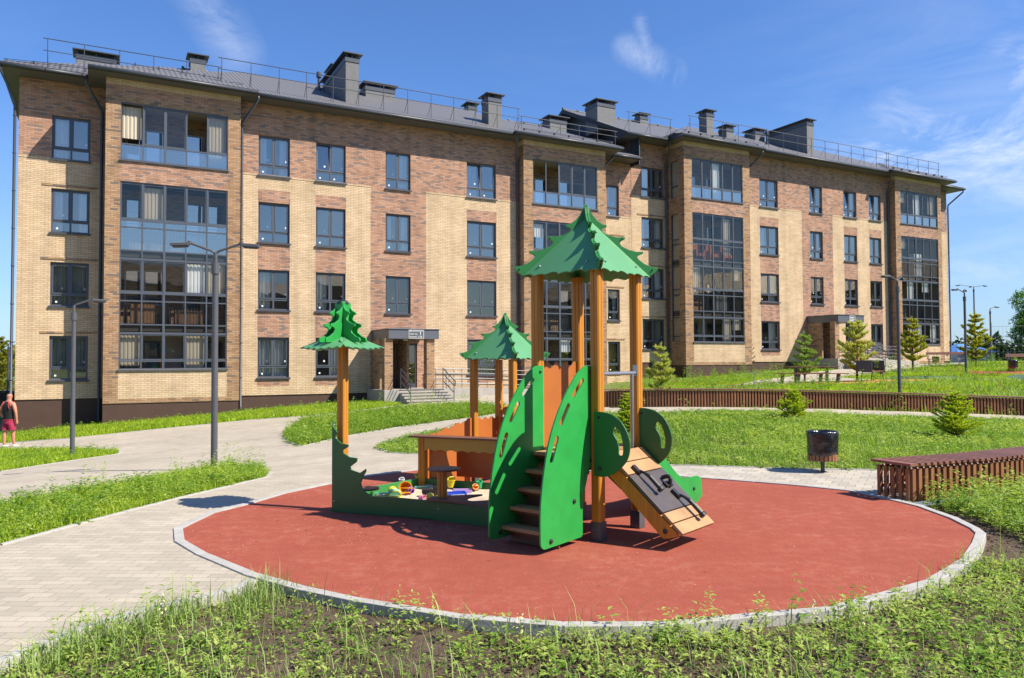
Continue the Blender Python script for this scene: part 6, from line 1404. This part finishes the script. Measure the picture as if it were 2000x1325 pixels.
# broad tree at the right edge and the far-off wood
def broad(px, py, Y, H_, R_, label, seed, n=26000):
    g = np.random.default_rng(seed); P = atY(px, py, Y); p = Vector((P[0], P[1], tz(P[0], P[1]))); r = empty('broadleaf_tree', p, 0, label, 'tree'); q = MB()
    q.tube([(0, 0, 0), (.1, 0, H_*.3), (0, .1, H_*.6)], [.28, .2, .1], 8); tips = []
    for k in range(16):
        a = g.uniform(0, 6.28); e = Vector((math.cos(a)*R_*g.uniform(.4, .8), math.sin(a)*R_*g.uniform(.4, .8), H_*g.uniform(.35, .92))); q.tube([(0, 0, H_*.25), e*.5+ZV*H_*.12, e], [.1, .06, .02], 5); tips.append(e)
    q.build('trunk', bark_m, r); C = []
    for e in tips+[Vector((0, 0, H_*.85)), Vector((0, 0, H_*.65))]:
        m = n//18; v = g.normal(0, 1, (m, 3)); v /= np.linalg.norm(v, axis=1)[:, None]; C.append(np.array(e)+v*(R_*.34*g.uniform(.3, 1, m)**.4*(1+.35*np.sin(v[:, 0]*7)*np.cos(v[:, 2]*6)))[:, None])
    C = np.concatenate(C); d = g.normal(0, 1, (len(C), 3)); vf = leaves(C, d, g.uniform(.12, .26, len(C)), g.uniform(.08, .16, len(C))); o = npmesh('crown', [(vf[0], vf[1], 0)], [tree_leaf]); o.parent = r
broad(2052, 706, 78, 7.2, 3.4, 'leafy green tree behind the sports court at the right edge', 3); broad(2075, 706, 82, 8, 4.2, 'leafy tree further right behind the sports court', 4)
C = []; g = np.random.default_rng(9)
wood_leaf = leafmat('far_wood_leaf', [(.035, .06, .03), (.06, .09, .045), (.08, .11, .06)], .8, .1)
for k in range(520):
    a = math.atan2(0, 1); X_ = g.uniform(-190, 330); Y_ = 235+g.uniform(0, 60)-X_*.1; H_ = g.uniform(5, 9.5); R_ = g.uniform(1.6, 3.6); m = 90
    f = g.uniform(0, 1, m); an = g.uniform(0, 6.28, m); rr_ = R_*(1-f*.8)*g.uniform(.5, 1, m); C.append(np.c_[X_+np.cos(an)*rr_, Y_+np.sin(an)*rr_, f*H_])
C = np.concatenate(C); d = g.normal(0, 1, (len(C), 3)); vf = leaves(C, d, g.uniform(1.2, 2.2, len(C)), g.uniform(.8, 1.5, len(C))); stuff('woodland', 'dark far-off wood along the horizon', 'woodland', [(vf[0], vf[1], 0)], [wood_leaf])
# site hut with blue roof far right, parked dark car and small sheds far left
P = atY(1880, 701, 88); h = empty('market_tent', (P[0], P[1], 1.2), .2, 'low pale hut with a bright blue roof behind the farthest pine', 'hut'); q = MB(); q.box((-2.4, -2, 0), (2.4, 2, 1.3)); q.build('wall', mat('pale_sheet', (.45, .45, .43), .7), h); q = MB()
q.add([(-2.7, -2.3, 1.3), (2.7, -2.3, 1.3), (2.7, 2.3, 1.3), (-2.7, 2.3, 1.3), (-.6, 0, 2.3), (.6, 0, 2.3)], [(0, 1, 5, 4), (1, 2, 5), (2, 3, 4, 5), (3, 0, 4), (3, 2, 1, 0)]); q.build('roof', mat('blue_sheet', (.09, .25, .55), .5), h)
P = atY(8, 800, 40); cr = empty('parked_car', (P[0], P[1], tz(P[0], P[1])), .6, 'dark car parked behind the near building at the left edge', 'car')
q = MB(); cp = crom([(-2.1, .35), (-2.15, .75), (-1.7, .95), (-1.1, 1.38), (0, 1.48), (.75, 1.36), (1.35, .98), (2.0, .82), (2.2, .6), (2.15, .32)], 3); q.panel(cp, (0, 0, 0), (1, 0, 0), (0, 0, 1), 1.7); q.build('body', mat('dark_car_paint', (.02, .022, .03), .25, coat=1), cr, bevel=.12)
for y in (-.862, .862): q = MB(); q.panel(crom([(-1.45, .95), (-.95, 1.3), (0, 1.38), (.65, 1.28), (1.1, .98)], 3), (0, y, 0), (1, 0, 0), (0, 0, 1), .01); q.build('window', black_p, cr)
for x in (-1.3, 1.35):
    for y in (-.78, .78): q = MB(); q.tube([(x, y-.1, .31), (x, y+.1, .31)], .32, 20); w_o = q.build('wheel', black_p, cr); q = MB(); q.tube([(x, y-.105, .31), (x, y+.105, .31)], .19, 12); q.build('rim', steel, w_o)
F11 = []; n_ = 420; X_ = np.r_[rng.uniform(-3.2, 4.3, n_), rng.normal(-1.1, .7, 260)]; Y_ = np.r_[rng.uniform(4.9, 11, n_), rng.normal(7.6, .35, 260)]; k_ = pipv(X_, Y_, CIRC) & ~pipv(X_, Y_, P2); X_, Y_ = X_[k_], Y_[k_]
add(F11, leaves(np.c_[X_, Y_, np.full(len(X_), .004)], np.c_[rng.normal(0, 1, (len(X_), 2)), rng.uniform(0, .3, len(X_))], rng.uniform(.006, .02, len(X_)), rng.uniform(.004, .01, len(X_))), 0)
add(F11, leaves(np.c_[X_[::6]+.1, Y_[::6]-.08, np.full(len(X_[::6]), .004)], np.c_[rng.normal(0, 1, (len(X_[::6]), 2)), rng.uniform(0, .4, len(X_[::6]))], rng.uniform(.015, .035, len(X_[::6])), rng.uniform(.008, .016, len(X_[::6]))), 1)
stuff('debris', 'sand grains and small dry bits scattered on the red rubber', 'debris', F11, [sand_m, dry_m])
# belongings on the loggias
def chairb(s_, t_, z_, label, m, grp):
    r = empty('armchair', BW(s_, t_, z_), PHI, label, 'armchair', grp); q = MB(); q.box((-.3, -.28, .22), (.3, .28, .42)); q.build('seat', m, r, bevel=.03); q = MB(); q.box((-.3, .16, .42), (.3, .3, 1.0)); q.build('backrest', m, r, bevel=.03)
    for x in (-.36, .3): q = MB(); q.box((x, -.28, .0), (x+.06, .28, .62)); q.build('armrest', m, r, bevel=.015)
stripe = mat('striped_cloth', (.50, .13, .03), .8, ns=14, na=.6, streak=(3, 3, .2)); wcab = mat('cabinet_wood', (.22, .11, .05), .6, ns=5, na=.2)
for k, s_ in enumerate((31.0, 32.1, 33.2)): chairb(s_, .05, 1.35+6.25, ('left', 'middle', 'right')[k]+' one of three striped orange armchairs on the third floor loggia of the far building', stripe, 'striped armchairs on a loggia')
def cab(s_, t_, z_, w, h, label, m, nm='cabinet'):
    r = empty(nm, BW(s_, t_, z_), PHI, label, nm.replace('_', ' ')); q = MB(); q.box((-w/2, -.2, 0), (w/2, .2, h)); q.build('body', m, r, bevel=.01); q = MB()
    for x in (-w/4, w/4): q.box((x-w/4+.02, -.215, .04), (x+w/4-.02, -.2, h-.04))
    q.build('door', m, r)
cab(1.35, .05, 3.25, .9, .85, 'brown cabinet behind the second floor loggia glass of the near building', wcab); cab(3.1, .0, 3.25, 1.1, .6, 'low brown chest on the second floor loggia of the near building', wcab, 'chest')
cab(32.6, .1, 1.35+3.25, .9, 1.0, 'grey cupboard on the second floor loggia of the far building', stucco, 'cupboard'); cab(21.0, .1, 6.25, 1., 1.1, 'dark cupboard behind the middle loggia glass of the near building', wcab, 'cupboard'); cab(51.2, .1, 1.35+6.25, .8, 1.6, 'tall pale cupboard in the last loggia of the far building', curt_m, 'cupboard')
# ------------------------------------------------------------------ the walking man
def skin_obj(name, nodes, edges, m, parent, sub=2, rootn=None):
    """nodes: {name: (x, y, z, radius or (rx, ry))}"""
    keys = list(nodes); ix = {k: i for i, k in enumerate(keys)}; me = bpy.data.meshes.new(name); me.from_pydata([nodes[k][:3] for k in keys], [(ix[a], ix[b]) for a, b in edges], []); me.materials.append(m)
    o = bpy.data.objects.new(name, me); COL.objects.link(o); o.parent = parent; sm = o.modifiers.new('skin', 'SKIN'); sm.use_smooth_shade = True; sm.branch_smoothing = .3
    lay = me.skin_vertices[0].data
    for k in keys:
        r_ = nodes[k][3]; r_ = r_ if isinstance(r_, tuple) else (r_, r_); lay[ix[k]].radius = r_; lay[ix[k]].use_root = (k == rootn)
    s = o.modifiers.new('sub', 'SUBSURF'); s.levels = s.render_levels = sub; return o
P = atY(16, 874, 25.3); man = empty('person', (P[0], P[1], tz(P[0], P[1])), -.25, 'bald man walking away in black tank top with red trim, crimson shorts and pale trainers', 'person')
skin_m = mat('skin', (.52, .22, .14), .5, spec=.4); shirt_m = mat('black_shirt', (.008, .008, .010), .85); trim_m = mat('red_trim', (.60, .03, .03), .7); short_m = mat('crimson_shorts', (.33, .015, .06), .75, ns=8, na=.15); shoe_m = mat('pale_trainer', (.55, .53, .50), .6)
nd = {'pel': (0, 0, .95, (.155, .115)), 'wst': (0, -.01, 1.10, (.15, .11)), 'che': (0, -.01, 1.30, (.185, .125)), 'sho': (0, 0, 1.44, (.15, .10)), 'nek': (0, 0, 1.52, .065), 'hd0': (0, .02, 1.60, .075), 'hd1': (0, .025, 1.68, .098), 'hd2': (0, .02, 1.755, .07)}
ed = [('pel', 'wst'), ('wst', 'che'), ('che', 'sho'), ('sho', 'nek'), ('nek', 'hd0'), ('hd0', 'hd1'), ('hd1', 'hd2')]
for s, nm, sw in ((-1, 'l', .10), (1, 'r', -.06)):
    hy = sw; nd.update({nm+'s': (s*.19, 0, 1.43, .075), nm+'e': (s*.285, -hy*.4-.03, 1.17, .052), nm+'w': (s*.29, hy*.5+.06, .93, .034), nm+'h': (s*.285, hy*.6+.08, .87, (.022, .042)), nm+'k': (s*.285, hy*.6+.095, .83, (.018, .042))}); ed += [('sho', nm+'s'), (nm+'s', nm+'e'), (nm+'e', nm+'w'), (nm+'w', nm+'h'), (nm+'h', nm+'k')]
    for i, (dy, l) in enumerate(((-.033, .06), (-.011, .07), (.011, .075), (.033, .065))): nd[nm+'f%d' % i] = (s*.283, hy*.6+.1-dy, .83-l*.6, .0095); nd[nm+'g%d' % i] = (s*.268, hy*.6+.105-dy, .83-l, .008); ed += [(nm+'k', nm+'f%d' % i), (nm+'f%d' % i, nm+'g%d' % i)]
    nd[nm+'t0'] = (s*.275, hy*.6+.13, .855, .011); nd[nm+'t1'] = (s*.265, hy*.6+.145, .815, .009); ed += [(nm+'h', nm+'t0'), (nm+'t0', nm+'t1')]
    ly = -.08 if s < 0 else .13
    nd.update({nm+'hip': (s*.085, 0, .88, .10), nm+'kn': (s*.09, ly*.6+.03, .50, .062), nm+'cf': (s*.088, ly*.8-.01, .36, .06), nm+'an': (s*.085, ly, .09, .038), nm+'to': (s*.09, ly+.13, .035, (.042, .028))}); ed += [('pel', nm+'hip'), (nm+'hip', nm+'kn'), (nm+'kn', nm+'cf'), (nm+'cf', nm+'an'), (nm+'an', nm+'to')]
    shoe = skin_obj('shoe', {'a': (s*.085, ly-.05, .045, (.045, .042)), 'b': (s*.087, ly+.05, .05, (.048, .045)), 'c': (s*.09, ly+.15, .035, (.046, .03)), 'd': (s*.09, ly+.21, .03, (.036, .024))}, [('a', 'b'), ('b', 'c'), ('c', 'd')], shoe_m, man, 2, 'a')
body = skin_obj('body', nd, ed, skin_m, man, 2, 'pel')
for s in (-1, 1): skin_obj('ear', {'a': (s*.098, .02, 1.665, (.012, .022)), 'b': (s*.102, .01, 1.69, (.01, .018))}, [('a', 'b')], skin_m, man, 1, 'a')
skin_obj('nose', {'a': (0, .115, 1.68, .012), 'b': (0, .13, 1.655, .017)}, [('a', 'b')], skin_m, man, 1, 'a')
def loft(name, rings, m, n=22):
    q = MB(); V = [(cx+rx*math.cos(2*pi*j/n), cy+ry*math.sin(2*pi*j/n), z) for cx, cy, z, rx, ry in rings for j in range(n)]
    q.add(V, [(i*n+j, i*n+(j+1) % n, (i+1)*n+(j+1) % n, (i+1)*n+j) for i in range(len(rings)-1) for j in range(n)]); return q
q = loft('', [(0, 0, .90, .185, .15), (0, 0, .94, .183, .148), (0, -.01, 1.08, .172, .142), (0, -.01, 1.22, .185, .15), (0, -.01, 1.32, .192, .15), (0, -.008, 1.40, .165, .135), (0, -.003, 1.47, .12, .11), (0, 0, 1.50, .09, .09)], None); q.build('tank_top', shirt_m, man, smooth=True, sub=1)
q = MB(); q.tube([(.187*math.cos(t), .152*math.sin(t), .905) for t in np.linspace(0, 2*pi, 25)], .009, 6); q.build('shirt_trim', trim_m, man, smooth=True)
for s_ in (-1, 1):
    for f_ in (-1, 1): q = MB(); q.tube([(s_*(.10+.075*t**1.5), f_*(.10+.045*math.sin(t*2.4)), 1.505-.24*t) for t in np.linspace(0, 1, 9)], .010, 6); q.build('shirt_trim', trim_m, man, smooth=True)
q = loft('', [(0, 0, .98, .16, .12), (0, 0, .90, .180, .145), (0, 0, .80, .188, .150), (0, 0, .765, .186, .145)], None)
for sx_, yk in ((-1, -.03), (1, .05)):
    l = loft('', [(sx_*.085, 0, .82, .095, .12), (sx_*.092, yk*.3, .76, .103, .128), (sx_*.098, yk*.7, .66, .105, .122), (sx_*.10, yk, .57, .108, .120)], None); q.add(l.v, l.f)
q.build('shorts', short_m, man, smooth=True)
